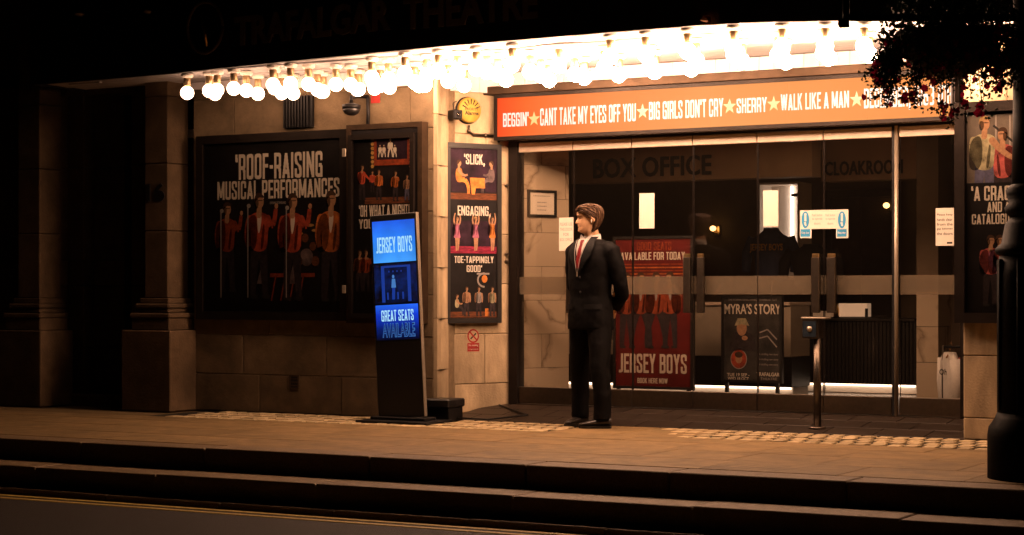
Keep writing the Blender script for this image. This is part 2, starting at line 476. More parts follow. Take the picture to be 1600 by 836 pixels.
# condensed poster capitals: strokes drawn on a fine grid and merged into rectangles
def _glyphs():
    G = {}
    w = .46; tx, ty = .155, .12
    l, r, b, t, mid = tx / 2, w - tx / 2, ty / 2, 1 - ty / 2, .52
    c = w / 2
    def arc(x0, y0, x1, y1, k=5): return None
    q = .07
    O = [(l, b + q), (l + q * .6, b), (r - q * .6, b), (r, b + q), (r, t - q), (r - q * .6, t), (l + q * .6, t), (l, t - q), (l, b + q)]
    V = 'v'
    G['O'] = (w, [O]); G['0'] = G['O']
    G['Q'] = (w, [O, [(c, .2), (r, .02)]])
    G['I'] = (tx, [[(l, 0), (l, 1)]]); G['1'] = (tx + .09, [[(l + .09, 0), (l + .09, 1)], [(l, .82), (l + .09, .9)]])
    G['L'] = (.36, [[(l, 0), (l, 1)], [(l, b), (.36, b)]])
    G['E'] = (.38, [[(l, 0), (l, 1)], [(l, b), (.38, b)], [(l, t), (.38, t)], [(l, mid), (.35, mid)]])
    G['F'] = (.37, [[(l, 0), (l, 1)], [(l, t), (.37, t)], [(l, mid), (.34, mid)]])
    G['H'] = (w, [[(l, 0), (l, 1)], [(r, 0), (r, 1)], [(l, mid), (r, mid)]])
    G['T'] = (.40, [[(.2, 0), (.2, 1)], [(0, t), (.40, t)]])
    G['C'] = (w, [[(r, .62), (r, t - q), (r - q * .6, t), (l + q * .6, t), (l, t - q), (l, b + q), (l + q * .6, b), (r - q * .6, b), (r, b + q), (r, .38)]])
    G['G'] = (w, [[(r, .66), (r, t - q), (r - q * .6, t), (l + q * .6, t), (l, t - q), (l, b + q), (l + q * .6, b), (r - q * .6, b), (r, b + q), (r, .44)], [(c, .45), (r, .45)], [(r, 0), (r, .4)]])
    G['S'] = (w, [[(r, .68), (r, t - q), (r - q * .6, t), (l + q * .6, t), (l, t - q), (l, .70), (l + .05, .58), (r - .05, .44), (r, .32), (r, b + q), (r - q * .6, b), (l + q * .6, b), (l, b + q), (l, .33)]])
    G['U'] = (w, [[(l, 1), (l, b + q), (l + q * .6, b), (r - q * .6, b), (r, b + q), (r, 1)]])
    G['J'] = (.38, [[(.38 - tx / 2, 1), (.38 - tx / 2, b + q), (.38 - tx / 2 - .05, b), (.05, b)]])
    G['D'] = (w, [[(l, 0), (l, 1)], [(l, b), (r - q * .6, b), (r, b + q), (r, t - q), (r - q * .6, t), (l, t)]])
    G['P'] = (w, [[(l, 0), (l, 1)], [(l, .42), (r - q * .6, .42), (r, .42 + q), (r, t - q), (r - q * .6, t), (l, t)]])
    G['R'] = (w, [[(l, 0), (l, 1)], [(l, .46), (r - q * .6, .46), (r, .46 + q), (r, t - q), (r - q * .6, t), (l, t)], [(c, .46), (r - .01, .36), (r, .26), (r, 0)]])
    G['B'] = (w, [[(l, 0), (l, 1)], [(l, .52), (r - q * .8, .52), (r - .01, .52 + q), (r - .01, t - q), (r - q * .8, t), (l, t)], [(l, b), (r - q * .6, b), (r, b + q), (r, .52 - q), (r - q * .6, .52)]])
    G['A'] = (.5, [[(.07, 0), (.25, .96)], [(.43, 0), (.25, .96)], [(.16, .25), (.34, .25)]])
    G['V'] = (.5, [[(.07, 1), (.25, .04)], [(.43, 1), (.25, .04)]])
    G['W'] = (.70, [[(.07, 1), (.20, .04)], [(.20, .04), (.35, .95)], [(.35, .95), (.50, .04)], [(.63, 1), (.50, .04)]])
    G['M'] = (.62, [[(l, 0), (l, 1)], [(.62 - l, 0), (.62 - l, 1)], [(l + .01, .96), (.31, .14)], [(.61 - l, .96), (.31, .14)]])
    G['N'] = (.5, [[(l, 0), (l, 1)], [(.5 - l, 0), (.5 - l, 1)], [(l, .95), (.5 - l, .05)]])
    G['K'] = (.48, [[(l, 0), (l, 1)], [(l, .42), (.40, 1)], [(.20, .56), (.41, 0)]])
    G['X'] = (.48, [[(.07, 0), (.41, 1)], [(.07, 1), (.41, 0)]])
    G['Y'] = (.48, [[(.24, 0), (.24, .46)], [(.07, 1), (.24, .44)], [(.41, 1), (.24, .44)]])
    G['Z'] = (.42, [[(.02, t), (.40, t)], [(.02, b), (.40, b)], [(.34, t), (.08, b)]])
    G['9'] = (w, [[(r, .5), (l + q * .6, .5), (l, .5 + q), (l, t - q), (l + q * .6, t), (r - q * .6, t), (r, t - q), (r, b + q), (r - q * .6, b), (l, b)]])
    G['6'] = (w, [[(l, .5), (r - q * .6, .5), (r, .5 - q), (r, b + q), (r - q * .6, b), (l + q * .6, b), (l, b + q), (l, t - q), (l + q * .6, t), (r, t)]])
    G['3'] = (w, [[(l, t), (r - q * .6, t), (r, t - q), (r, .52 + q), (r - q, .52), (r, .52 - q), (r, b + q), (r - q * .6, b), (l, b)], [(c, .52), (r - q, .52)]])
    G['8'] = (w, [O, [(l, mid), (r, mid)]])
    G['-'] = (.24, [[(.03, .45), (.21, .45)]])
    G['!'] = (tx, [[(l, .3), (l, 1)], [(l, 0), (l, .16)]])
    G[','] = (tx, [[(l, .0), (l, .16)], [(l + .03, .03), (l - .03, -.13)]])
    G["'"] = (.15, [[(.07, .72), (.08, 1)]]); G['\u2019'] = (.15, [[(.06, .74), (.09, 1)]]); G['\u2018'] = (.15, [[(.09, .74), (.06, 1)]])
    G['('] = (.26, [[(.24, 1.02), (.09, .8), (.09, .2), (.24, -.02)]])
    G[' '] = (.17, [])
    return G, tx, ty
GLY, GTX, GTY = _glyphs()
GC = {}
def glyph(ch):
    if ch in GC: return GC[ch]
    w, st = GLY.get(ch, GLY['O'])
    N = 36; n0 = -6; n1 = N + 2; nx = int(round(w * N * 1.15)) + 1
    cells = set()
    for pl in st:
        for (ax, ay), (bx, by) in zip(pl, pl[1:]):
            d = math.hypot(bx - ax, by - ay); k = max(2, int(d * N * 2))
            horiz = abs(by - ay) < .3 * abs(bx - ax)
            for i in range(k + 1):
                x = ax + (bx - ax) * i / k; y = ay + (by - ay) * i / k
                hx = GTX / 2 if not horiz else .004; hy = GTY / 2 if horiz else .004
                if not horiz and abs(bx - ax) > .02 and abs(bx - ax) < .08: hy = .03; hx = GTX / 2
                for cy_ in range(int(math.floor((y - hy) * N)), int(math.ceil((y + hy) * N))):
                    for cx_ in range(int(round((x - hx) * N * 1.15)), max(int(round((x + hx) * N * 1.15)), int(round((x - hx) * N * 1.15)) + 1)):
                        if n0 <= cy_ < n1 and 0 <= cx_ <= nx and (cy_ < N or ch == '(') and (cy_ >= 0 or ch in ',('): cells.add((cx_, cy_))
    runs = {}
    for y in range(n0, n1):
        xs = sorted(x for (x, yy) in cells if yy == y); i = 0
        while i < len(xs):
            j = i
            while j + 1 < len(xs) and xs[j + 1] == xs[j] + 1: j += 1
            runs.setdefault((xs[i], xs[j] + 1), []).append(y); i = j + 1
    rects = []
    for (a, b), ys in runs.items():
        i = 0
        while i < len(ys):
            j = i
            while j + 1 < len(ys) and ys[j + 1] == ys[j] + 1: j += 1
            rects.append((a / (N * 1.15), b / (N * 1.15), ys[i] / N, (ys[j] + 1) / N)); i = j + 1
    GC[ch] = (w, rects); return GC[ch]
def block(s, parent, box, y, m, name='lettering', gap=.085):
    x = 0; rc = []
    for ch in s:
        w, rs = glyph(ch)
        rc += [(a + x, b + x, c, d) for a, b, c, d in rs]; x += w + gap
    x -= gap
    x0, x1, z0, z1 = box; sx = (x1 - x0) / x; sz = z1 - z0
    mb = MB()
    for a, b, c, d in rc: mb.rect(x0 + a * sx, x0 + b * sx, z0 + c * sz, z0 + d * sz, y, m)
    return mb.build(name, parent)
TXT = {}
def text(s, parent, box, y, m, weight=.02, depth=.0, name='lettering', space=1.0, mirror=False):
    """a line of lettering fitted into box = (x0, x1, z0, z1) on the wall plane y"""
    key = (s, weight, space)
    if key not in TXT:
        cu = bpy.data.curves.new('t', 'FONT'); cu.body = s; cu.size = 1; cu.offset = weight; cu.resolution_u = 3
        cu.space_character = space
        o = bpy.data.objects.new('t', cu); COL.objects.link(o)
        dg = bpy.context.evaluated_depsgraph_get(); dg.update()
        me = bpy.data.meshes.new_from_object(o.evaluated_get(dg))
        TXT[key] = ([v.co.copy() for v in me.vertices], [list(p.vertices) for p in me.polygons])
        bpy.data.objects.remove(o); bpy.data.curves.remove(cu); bpy.data.meshes.remove(me)
    vs, fs = TXT[key]
    xs = [v.x for v in vs]; ys = [v.y for v in vs]
    x0, x1, z0, z1 = box
    sx = (x1 - x0) / (max(xs) - min(xs)); sz = (z1 - z0) / (max(ys) - min(ys))
    pts = [(x0 + (v.x - min(xs)) * sx, y, z0 + (v.y - min(ys)) * sz) for v in vs]
    mb = MB()
    if not depth:
        mb.add(pts, fs, m)
    else:
        bm = bmesh.new(); bv = [bm.verts.new(p) for p in pts]
        for f in fs:
            try: bm.faces.new([bv[i] for i in f])
            except ValueError: pass
        r = bmesh.ops.extrude_face_region(bm, geom=bm.faces[:])
        bmesh.ops.translate(bm, vec=(0, depth, 0), verts=[g for g in r['geom'] if isinstance(g, bmesh.types.BMVert)])
        bm.verts.index_update()
        mb.add([v.co for v in bm.verts], [[v.index for v in f.verts] for f in bm.faces], m); bm.free()
    return mb.build(name, parent)
def frame_ring(mb, x0, x1, z0, z1, w, y0, y1, m):
    mb.box(x0, x1, y0, y1, z1 - w, z1, m); mb.box(x0, x1, y0, y1, z0, z0 + w, m)
    mb.box(x0, x0 + w, y0, y1, z0 + w, z1 - w, m); mb.box(x1 - w, x1, y0, y1, z0 + w, z1 - w, m)
    return mb
ORD = ['first', 'second', 'third', 'fourth', 'fifth', 'sixth', 'seventh', 'eighth', 'ninth', 'tenth', 'eleventh', 'twelfth', 'thirteenth', 'fourteenth',
       'fifteenth', 'sixteenth', 'seventeenth', 'eighteenth', 'nineteenth', 'twentieth', 'twenty-first', 'twenty-second', 'twenty-third', 'twenty-fourth', 'twenty-fifth', 'twenty-sixth', 'twenty-seventh', 'twenty-eighth', 'twenty-ninth', 'thirtieth', 'thirty-first', 'thirty-second', 'thirty-third', 'thirty-fourth']

# ------------------------------------------------------------------ the main lines of the place
YF = 14.00            # street face of the building
YD = 14.88            # glass doors
ZC = 3.02             # canopy soffit
ZD = 0.10             # entrance floor at the doors
YK = 10.57            # kerb edge
FRONT = Fr(0, YF, 0)
DOOR = Fr(0, YD, 0)
A_ = W(697, 600, d=16.75); B_ = W(799, 600, d=17.12)
B_.y = YD
SPLAY = Fr(A_.x, A_.y, math.atan2(B_.y - A_.y, B_.x - A_.x))
SPL_L = math.hypot(B_.y - A_.y, B_.x - A_.x)
XC = FRONT.u(677)     # corner where the street wall turns into the entrance
XR = FRONT.u(1505)    # pier right of the doors

# ------------------------------------------------------------------ ground
def ground():
    road = MB(); road.box(-70, 60, -60, 9.985, -.6, -.33, 'asphalt')
    road = road.build('road', kind='structure')
    for k, y in enumerate((9.90, 9.775)):
        m = MB(); m.box(-60, 30, y - .028, y + .028, -.33, -.326, 'yellow_paint'); m.build('yellow_line', road)
    # gutter kerb
    kb = MB(); kb.box(-70, 40, 9.99, YK - .44, -.6, -.300, 'mortar'); ke = kb.build('kerb', kind='structure')
    x = -24.0; i = 0
    while x < 6:
        L = .9 + R.random() * .12
        m = MB(); m.box(-L / 2 + .004, L / 2 - .004, -.10, .045, -.2, 0, 'granite', .008)
        piece('kerb_stone', m.mesh('kerb_stone'), ke, (x + L / 2, 10.082, -.288 + R.uniform(-.004, .004))); x += L
    # step between the road and the pavement
    st = MB(); st.box(-70, 40, 10.14, YK - .02, -.6, -.165, 'mortar'); st = st.build('pavement_step', kind='structure')
    x = -24.5
    while x < 6:
        L = 1.05 + R.random() * .5
        m = MB(); m.box(-L / 2 + .004, L / 2 - .004, -.215, .205, -.15, 0, 'granite', .006)
        piece('step_stone', m.mesh('step_stone'), st, (x + L / 2, YK - .215, -.150 + R.uniform(-.004, .004))); x += L
    # pavement with a kerb-stone edge and slabs
    pv = MB(); pv.box(-70, 40, YK + .02, 30, -.6, -.012, 'paving_joint'); pv = pv.build('pavement', kind='structure')
    x = -24.2
    while x < 6:
        L = .95 + R.random() * .5
        m = MB(); m.box(-L / 2 + .004, L / 2 - .004, 0, .29, -.17, 0, 'granite', .007)
        piece('edge_stone', m.mesh('edge_stone'), pv, (x + L / 2, YK, R.uniform(-.003, .003))); x += L
    y = YK + .296; row = 0
    rows = [.62, .62, .60, .40]
    meshes = {}
    for w in rows:
        x = -21 + R.random() * .8
        while x < 1:
            L = R.choice((.62, .76, .9, .9))
            if (L, w) not in meshes:
                m = MB(); m.box(-L / 2 + .002, L / 2 - .002, .002, w - .002, -.05, 0, 'paving', .003); meshes[(L, w)] = m.mesh('paving_slab')
            piece('paving_slab', meshes[(L, w)], pv, (x + L / 2, y, R.uniform(-.001, .001)), (R.uniform(-.001, .001), R.uniform(-.001, .001), 0)); x += L
        y += w
    yy = y                                # y of the front edge of the sett strip
    # sett strip: two lengths with a plain slab gap in front of the doors
    sb = MB(); sb.box(-11.2, -1, yy, YF + .02, -.0115, -.009, 'sett_bed'); sb.build('sett_bed', pv)
    xs0, xs1 = FRONT.u(905), W(1105, 673, z=0).x
    sett = MB(); sett.box(-.046, .046, -.072, .072, -.02, .002, 'sett', .004); sm = sett.mesh('sett')
    n = 0
    for r in range(4):
        y0 = yy + .12 + r * .222
        x = -10.9 + (.07 if r % 2 else 0)
        while x < -3.2:
            if not (W(900, 668, z=0).x < x < xs1 - .12 * r) :
                piece('sett', sm, pv, (x, y0, R.uniform(-.003, .002)), (R.uniform(-.02, .02), R.uniform(-.02, .02), R.uniform(-.04, .04))); n += 1
            x += .126
    for x in (W(900, 668, z=0).x + .05,):
        while x < xs1 - .1:
            m = MB(); m.box(-.29, .29, .003, .897, -.02, 0, 'paving', .004)
            piece('paving_slab', m.mesh('paving_slab'), pv, (x + .25, yy, 0)); x += .6
    # iron grating bars of the cellar light in the pavement
    g = thing('cellar_grating', 'row of thin dark slots let into the pavement near the kerb', 'grating', base=(*W(1110, 728, z=.0).xy, .0))
    for k in range(5):
        a = W(1070 + 27 * k, 734 + 1.2 * k, z=.004); b = W(1155 + 27 * k, 726 + .9 * k, z=.004)
        m = MB(); d = Vector((0, .012, 0)); m.add([a - d, b - d, b + d, a + d], [(0, 1, 2, 3)], 'ink_black'); m.build('slot', g)
    # sloping entrance floor of dark tiles
    ef = MB(); ef.add([(XC - .1, YF + .02, -.004), (XR + .4, YF + .02, -.004), (XR + .4, YD + .2, ZD - .006), (XC - .1, YD + .2, ZD - .006)], [(0, 1, 2, 3)], 'paving_joint')
    ef = ef.build('entrance_floor', kind='structure')
    sl = math.atan2(ZD, YD - YF); wt = (YD - YF) / 3
    m = MB(); m.box(-.196, .196, .003, wt - .003, -.01, 0, 'entrance_tile', .002); tm = m.mesh('floor_tile')
    for r in range(3):
        x = XC + .1 + (.2 if r % 2 else 0)
        while x < XR + .1:
            piece('floor_tile', tm, ef, (x, YF + .02 + r * wt, r * wt * math.tan(sl) + .001), (sl, 0, 0)); x += .4
    return yy
ground()

# ------------------------------------------------------------------ stone walls
def courses(root, x0, x1, z0, zs, y0, y1, mt, lens=(.7, 1.1), skip=(), bev=.006, z_first=None):
    """ashlar blocks; zs = list of course heights; skip = rectangles left open"""
    z = z0; k = 0
    for h in zs:
        x = x0; first = True
        while x < x1 - .01:
            L = R.uniform(*lens) * (.55 if first and k % 2 else 1); first = False
            e = min(x + L, x1)
            if x1 - e < .15: e = x1
            cx0, cx1 = x, e
            if not any(a < cx0 + .01 and b > cx1 - .01 and c < z + .01 and d > z + h - .01 for (a, b, c, d) in skip):
                m = MB(); m.box(cx0 + .002, cx1 - .002, y0 + R.uniform(-.002, .003), y1, z + .002, z + h - .002, mt, bev)
                off = Vector(((cx0 + cx1) / 2, y0, z))
                o = bpy.data.objects.new('stone_block', m.mesh('stone_block', off)); COL.objects.link(o); o.parent = root
                o.location = off - OFF[root.name]
            x = e
        z += h; k += 1
def stone_wall(name, label, fr, x0, x1, z0, z1, zs, mt='stone', thick=.45, cat='wall', **kw):
    t = thing(name, label, cat, fr, ((x0 + x1) / 2, 0, 0))
    m = MB(); m.box(x0 + .01, x1 - .01, .012, thick, z0, z1 - .005, 'mortar'); m.build('core', t)
    courses(t, x0, x1, z0, zs, 0, .2 if thick > .2 else thick * .8, mt, **kw)
    return t
XL = FRONT.u(302)
H1 = [.34, .36, .36, .36, .36, .36, .36, .36, .19]
wl_ = stone_wall('street_wall', 'long stone block wall behind the two wide dark posters', FRONT, XL, XC, 0, sum(H1), H1, 'stone_shaded')
# vent low in the wall
vu, vz = FRONT.uz(460, 597)
vt = thing('air_brick', 'small dark square vent low in the stone wall under the widest poster', 'vent', FRONT, (vu, 0, vz - .06))
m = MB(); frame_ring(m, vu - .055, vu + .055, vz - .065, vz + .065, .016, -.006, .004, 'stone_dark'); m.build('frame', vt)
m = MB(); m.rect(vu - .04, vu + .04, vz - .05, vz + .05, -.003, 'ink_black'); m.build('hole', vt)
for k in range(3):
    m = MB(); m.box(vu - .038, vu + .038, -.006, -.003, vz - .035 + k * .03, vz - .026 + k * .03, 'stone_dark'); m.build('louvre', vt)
H2 = [.28, .44, .44, .44, .44, .44, .44]
sw = stone_wall('entrance_side_wall', 'pale stone wall turning in to the doors behind the narrow four-picture poster', SPLAY, 0, SPL_L, 0, sum(H2), H2, lens=(.5, .9))
# corner strip joining the two
m = MB(); t = thing('corner_pier', 'slim stone corner strip between the framed poster and the narrow poster', 'pier', base=(XC, YF, 0))
zq = 0
for k, h in enumerate([.42, .44, .44, .44, .44, .44, .33]):
    m = MB(); m.zprism([(XC + .002, YF), (XC + .04, YF), (A_.x - .001, A_.y), (A_.x, A_.y + .2), (XC + .002, YF + .2)], zq + .002, zq + h - .002, 'stone'); fixn(m.build('stone_block', t)); zq += h
XRE = FRONT.u(1720)
H3 = [.16, .46, .46, .46, .46, .46, .46]
rp = stone_wall('right_pier', 'stained stone pier under the poster on the far right, beside the doors', FRONT, XR, XRE, 0, sum(H3), H3, cat='pier', lens=(.30, .55))
m = MB(); m.box(XR, XR + .3, .20, YD - YF + .6, 0, 3.0, 'stone'); m.build('return', rp)

# pilaster with a moulded base, left of the wall
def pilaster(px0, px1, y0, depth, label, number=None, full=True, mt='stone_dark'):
    fr = Fr(0, y0, 0)
    x0, x1 = fr.u(px0), fr.u(px1)
    t = thing('pilaster', label, 'pilaster', fr, ((x0 + x1) / 2, 0, 0))
    zb = lambda py: fr.z((px0 + px1) / 2, py)
    pl = .16
    def sec(n, e, z0, z1, b=.008):
        m = MB(); m.box(x0 - e, x1 + e, -e, depth, z0, z1, mt, b); return m.build(n, t)
    zz = [0, zb(516), zb(497), zb(489), zb(482), zb(474), zb(466)]
    sec('plinth', .15, 0, zz[1]); sec('plinth_block', .085, zz[1], zz[2]); sec('base_moulding', .10, zz[2], zz[3], .012)
    sec('base_moulding', .05, zz[3], zz[4], .012); sec('base_moulding', .065, zz[4], zz[5], .014); sec('base_moulding', .03, zz[5], zz[6], .006)
    z = zz[6]
    while z < 5.2:
        h = .62; sec('shaft_block', 0, z + .002, z + h - .002); z += h
    if number:
        b = fr.rect(number[1], number[2], number[3], number[4]); text(number[0], t, b, -.012, 'black_metal', .03, .01, 'number')
    return t
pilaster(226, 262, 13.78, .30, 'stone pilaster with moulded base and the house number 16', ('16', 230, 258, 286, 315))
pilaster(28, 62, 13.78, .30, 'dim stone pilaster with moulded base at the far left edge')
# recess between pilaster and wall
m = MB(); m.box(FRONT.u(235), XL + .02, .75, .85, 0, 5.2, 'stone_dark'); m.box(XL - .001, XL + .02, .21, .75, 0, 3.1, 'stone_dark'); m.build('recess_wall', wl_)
# doorway of the neighbouring house: stepped stone jambs and a dark timber door
def old_door():
    fr = Fr(0, 14.1, 0)
    t = thing('old_doorway', 'dark doorway with stepped stone jambs left of the number 16 pilaster', 'doorway', fr, (fr.u(150), 0, 0))
    e = [(66, 92, .0, .5), (92, 118, .12, .55), (118, 166, .26, .6), (205, 226, .0, .5)]
    for a, b, y, y1 in e:
        z = 0
        for h in (.55, .6, .25, .9, .9, .9):
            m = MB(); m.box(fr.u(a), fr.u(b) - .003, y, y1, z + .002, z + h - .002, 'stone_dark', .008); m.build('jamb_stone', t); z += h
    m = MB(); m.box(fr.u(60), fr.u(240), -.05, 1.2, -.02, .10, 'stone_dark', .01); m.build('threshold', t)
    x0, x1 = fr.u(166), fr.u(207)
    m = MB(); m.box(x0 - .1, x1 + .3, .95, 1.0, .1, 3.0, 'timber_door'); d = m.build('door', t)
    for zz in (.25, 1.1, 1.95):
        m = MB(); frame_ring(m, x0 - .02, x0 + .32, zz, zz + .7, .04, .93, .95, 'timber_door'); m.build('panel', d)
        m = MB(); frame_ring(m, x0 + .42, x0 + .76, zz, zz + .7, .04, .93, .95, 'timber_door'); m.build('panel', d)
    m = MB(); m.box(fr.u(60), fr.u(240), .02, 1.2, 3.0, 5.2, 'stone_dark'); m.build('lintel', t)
old_door()
def upper_wall():
    t = thing('upper_facade', 'dark upper stone front of the theatre above the canopy', 'facade', base=(-7, YF, 3.1))
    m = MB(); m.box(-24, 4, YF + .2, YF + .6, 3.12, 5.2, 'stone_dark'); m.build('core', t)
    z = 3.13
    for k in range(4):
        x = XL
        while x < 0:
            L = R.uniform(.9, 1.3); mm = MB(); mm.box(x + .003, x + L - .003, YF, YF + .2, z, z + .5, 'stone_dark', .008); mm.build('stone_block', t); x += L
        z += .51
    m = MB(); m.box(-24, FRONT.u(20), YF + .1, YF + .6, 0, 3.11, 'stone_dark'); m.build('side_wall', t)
upper_wall()

# ------------------------------------------------------------------ canopy
EDGE = [(-12.6, 13.33), (-10.86, 13.24), (-9.24, 13.0), (-7.84, 12.84), (-6.68, 12.77), (-5.62, 12.74), (-5.2, 12.80), (-4.71, 13.0), (-3.9, 13.25), (-1.6, 13.6)]
def edge_y(x):
    for (a, ya), (b, yb) in zip(EDGE, EDGE[1:]):
        if a <= x <= b: return ya + (yb - ya) * (x - a) / (b - a)
    return EDGE[0][1] if x < EDGE[0][0] else EDGE[-1][1]
def canopy():
    t = thing('entrance_canopy', 'wide black theatre canopy with a pale boarded underside over the entrance', 'canopy', base=(-8, 13.4, ZC))
    # body above the soffit
    x0, x1 = EDGE[0][0], EDGE[-1][0]
    pts = [(x, y) for x, y in EDGE] + [(x1, YF - .003), (x0, YF - .003)]
    m = MB(); m.zprism(pts, ZC + .03, ZC + .12, 'canopy_black'); fixn(m.build('deck', t))
    ptr = [(XC + .1, YF - .001), (XR, YF - .001), (XR, YD + .1), (B_.x, YD + .1), (A_.x + .05, A_.y)]
    m = MB(); m.zprism(ptr, ZC + .031, ZC + .119, 'canopy_black'); fixn(m.build('deck', t))
    # fascia along the bowed edge
    m = MB()
    n = len(EDGE)
    for i in range(n - 1):
        (ax, ay), (bx, by) = EDGE[i], EDGE[i + 1]
        m.zprism([(ax, ay - .05), (bx, by - .05), (bx, by), (ax, ay)], ZC - .012, 4.35, 'canopy_black')
    m.zprism([(x0 - .05, EDGE[0][1] - .05), (x0, EDGE[0][1] - .05), (x0, YF), (x0 - .05, YF)], ZC - .012, 4.35, 'canopy_black')
    fixn(m.build('fascia', t))
    m = MB(); m.zprism(pts, 4.2, 4.24, 'canopy_black'); fixn(m.build('roof', t))
    # lit lip at the dark end
    m = MB(); a, b = W(108, 132, z=ZC - .02), W(192, 133.5, z=ZC - .02)
    m.box(a.x, b.x, a.y - .01, a.y + .02, ZC - .025, ZC - .012, 'soffit'); m.build('edge_trim', t)
    # boards of the underside, running along the street front
    y = 12.70; w = .105
    while y < YD - .27:
        lo, hi = None, None
        xs = [x0 + .02 + k * (x1 - x0 - .04) / 200 for k in range(201)]
        inside = [x for x in xs if edge_y(x) <= y + .0 and (y + w < YF - .002 or (A_.x + .16 < x < XR - .02))]
        if len(inside) > 2:
            lo, hi = inside[0], inside[-1]
            if y + w >= YF - .002 : lo = max(lo, A_.x + .16 + .22 * (y - YF))
            m = MB(); m.box(lo, hi, y + .002, y + w - .002, ZC + R.uniform(0, .004), ZC + .03, 'soffit', .003); m.build('soffit_board', t)
        y += w
    # two shallow cover strips and a cable along the underside
    m = MB(); m.box(-10.8, -4.8, 13.62, 13.66, ZC - .012, ZC + .001, 'soffit'); m.build('cover_strip', t)
    m = MB(); m.box(-10.8, -4.9, 13.20, 13.23, ZC - .010, ZC + .001, 'soffit'); m.build('cover_strip', t)
    cab = [(-7.8 + .25 * i, 12.96 + .03 * math.sin(i * 1.3), ZC - .03 - .02 * math.sin(i * .9) ** 2) for i in range(10)]
    m = MB(); m.tube(cab, .008, 'soffit', 6); m.build('cable', t)
    # upright boards above the sign
    u0, u1 = SGN.u(700), XR - .01
    k = 0; x = u0
    while x < u1:
        e = min(x + .13, u1)
        m = MB(); m.box(x + .001, e - .001, SGN.y + .01, SGN.y + .04, SGN_T + .085, ZC + .004, 'bulkhead_board', .003); m.build('upright_board', t); x = e
    m = MB(); m.box(u0, u1, SGN.y - .10, SGN.y + .06, SGN_T + .012, SGN_T + .085, 'bronze', .006); m.build('bronze_trim', t)
    # upright white boards closing the soffit against the stone
    x = XL
    while x < XC - .01:
        e = min(x + .16, XC); zb_ = 2.955 - .10 * (x - XL) / (XC - XL)
        m = MB(); m.box(x + .001, e - .001, YF - .035, YF - .004, zb_, ZC + .002, 'bulkhead_board', .003); m.build('upright_board', t); x = e
    ca, sa = math.cos(SPLAY.a), math.sin(SPLAY.a)
    k = 0.0
    while k < SPL_L - .01:
        e = min(k + .16, SPL_L); q = lambda uu, yy: (SPLAY.x + uu * ca - yy * sa, SPLAY.y + uu * sa + yy * ca)
        m = MB(); m.zprism([q(k + .001, -.035), q(e - .001, -.035), q(e - .001, -.004), q(k + .001, -.004)], 2.845, ZC + .002, 'bulkhead_board'); fixn(m.build('upright_board', t)); k = e
    # lettering on the fascia: dim, unlit
    def on_edge(px): return W(px, 40, Y=12.9)
    fr = Fr(-7.84, 12.84 - .052, math.atan2(12.84 - 13.0, -7.84 + 9.24))
    f2 = Fr(-9.24, 13.0 - .056, math.atan2(13.0 - 13.24, -9.24 + 10.86))
    def put(s, f, x0, x1, yb, yt):
        tt = thing('_', None, None, f, (0, 0, 0))
        o = text(s, tt, f.rect(x0, x1, yt, yb), -.02, 'canopy_letter', .03, .016)
        mw = Matrix.Translation(tt.location) @ Matrix.Rotation(f.a, 4, 'Z')
        o.data.transform(mw); o.data.transform(Matrix.Translation(-Vector(t.location)))
        o.parent = t; OFF.pop(tt.name, None); bpy.data.objects.remove(tt)
    put('TRAFALGAR', Fr(-9.24, 12.92, math.atan2(-.40, 3.02)), 368, 612, 60, 12)
    put('THEATRE', Fr(-7.84, 12.79, math.atan2(-.09, 2.0)), 632, 842, 38, -14)
    e0 = f2.uz(325, 44)
    m = MB(); c = Vector((f2.x + e0[0] * math.cos(f2.a), f2.y + e0[0] * math.sin(f2.a) - .02, e0[1]))
    ring = [(c.x + .19 * math.cos(a * math.pi / 16), c.y - .02, c.z + .22 * math.sin(a * math.pi / 16)) for a in range(33)]
    m.tube(ring, .014, 'canopy_letter', 6); m.build('emblem_ring', t)
    m = MB(); m.tube([(c.x - .04, c.y - .02, c.z + .13), (c.x, c.y - .03, c.z), (c.x + .02, c.y - .02, c.z - .16)], [.012, .02, .01], 'brass', 6); m.build('emblem_mark', t)
SGN = Fr(0, YD - .15, 0)
SGN_B = SGN.z(1100, 200.5); SGN_T = SGN.z(1100, 133)
canopy()

# ------------------------------------------------------------------ bulbs
BP = [(267,141),(314,139.5),(336,146),(360,137),(403,146),(407,129),(429,137),(454,130),(468,147),(496,139.5),(525,131.5),(533,147),(563,139.5),(581,143),(581,121),(594,133),(629,139.5),(633,114),(648,128),(661,134),(677,137),(685,110.5),(725,133),(744,106),(761,111.5),(791,124),(800,101),(828,111.5),(858,125),(873,102),(898,115.6),(913,121),(943,86),(944,105),(967,117),(1003,83),(1015,104),(1023,111.5),(1068,78),(1088,94),(1080,107.5),(1134,72),(1147,84),(1159,95),(1200,66),(1216,85),(1228,96),(1275,67),(1287,82),(1295,90),(1350,71),(1358,85),(1432,60),(1446,80),(1508,58),(1522,78),(1590,50),(1602,66),(1614,80),(1668,46),(1680,62),(1692,76),(1744,42),(1756,58),(290,133),(385,141),(440,145),(482,131),(510,144),(548,132),(607,123),(612,142),(700,126),(667,117),(715,112),(706,140),(778,116),(845,117)]  # bulbs past the basket are unseen ones added to light the right pier
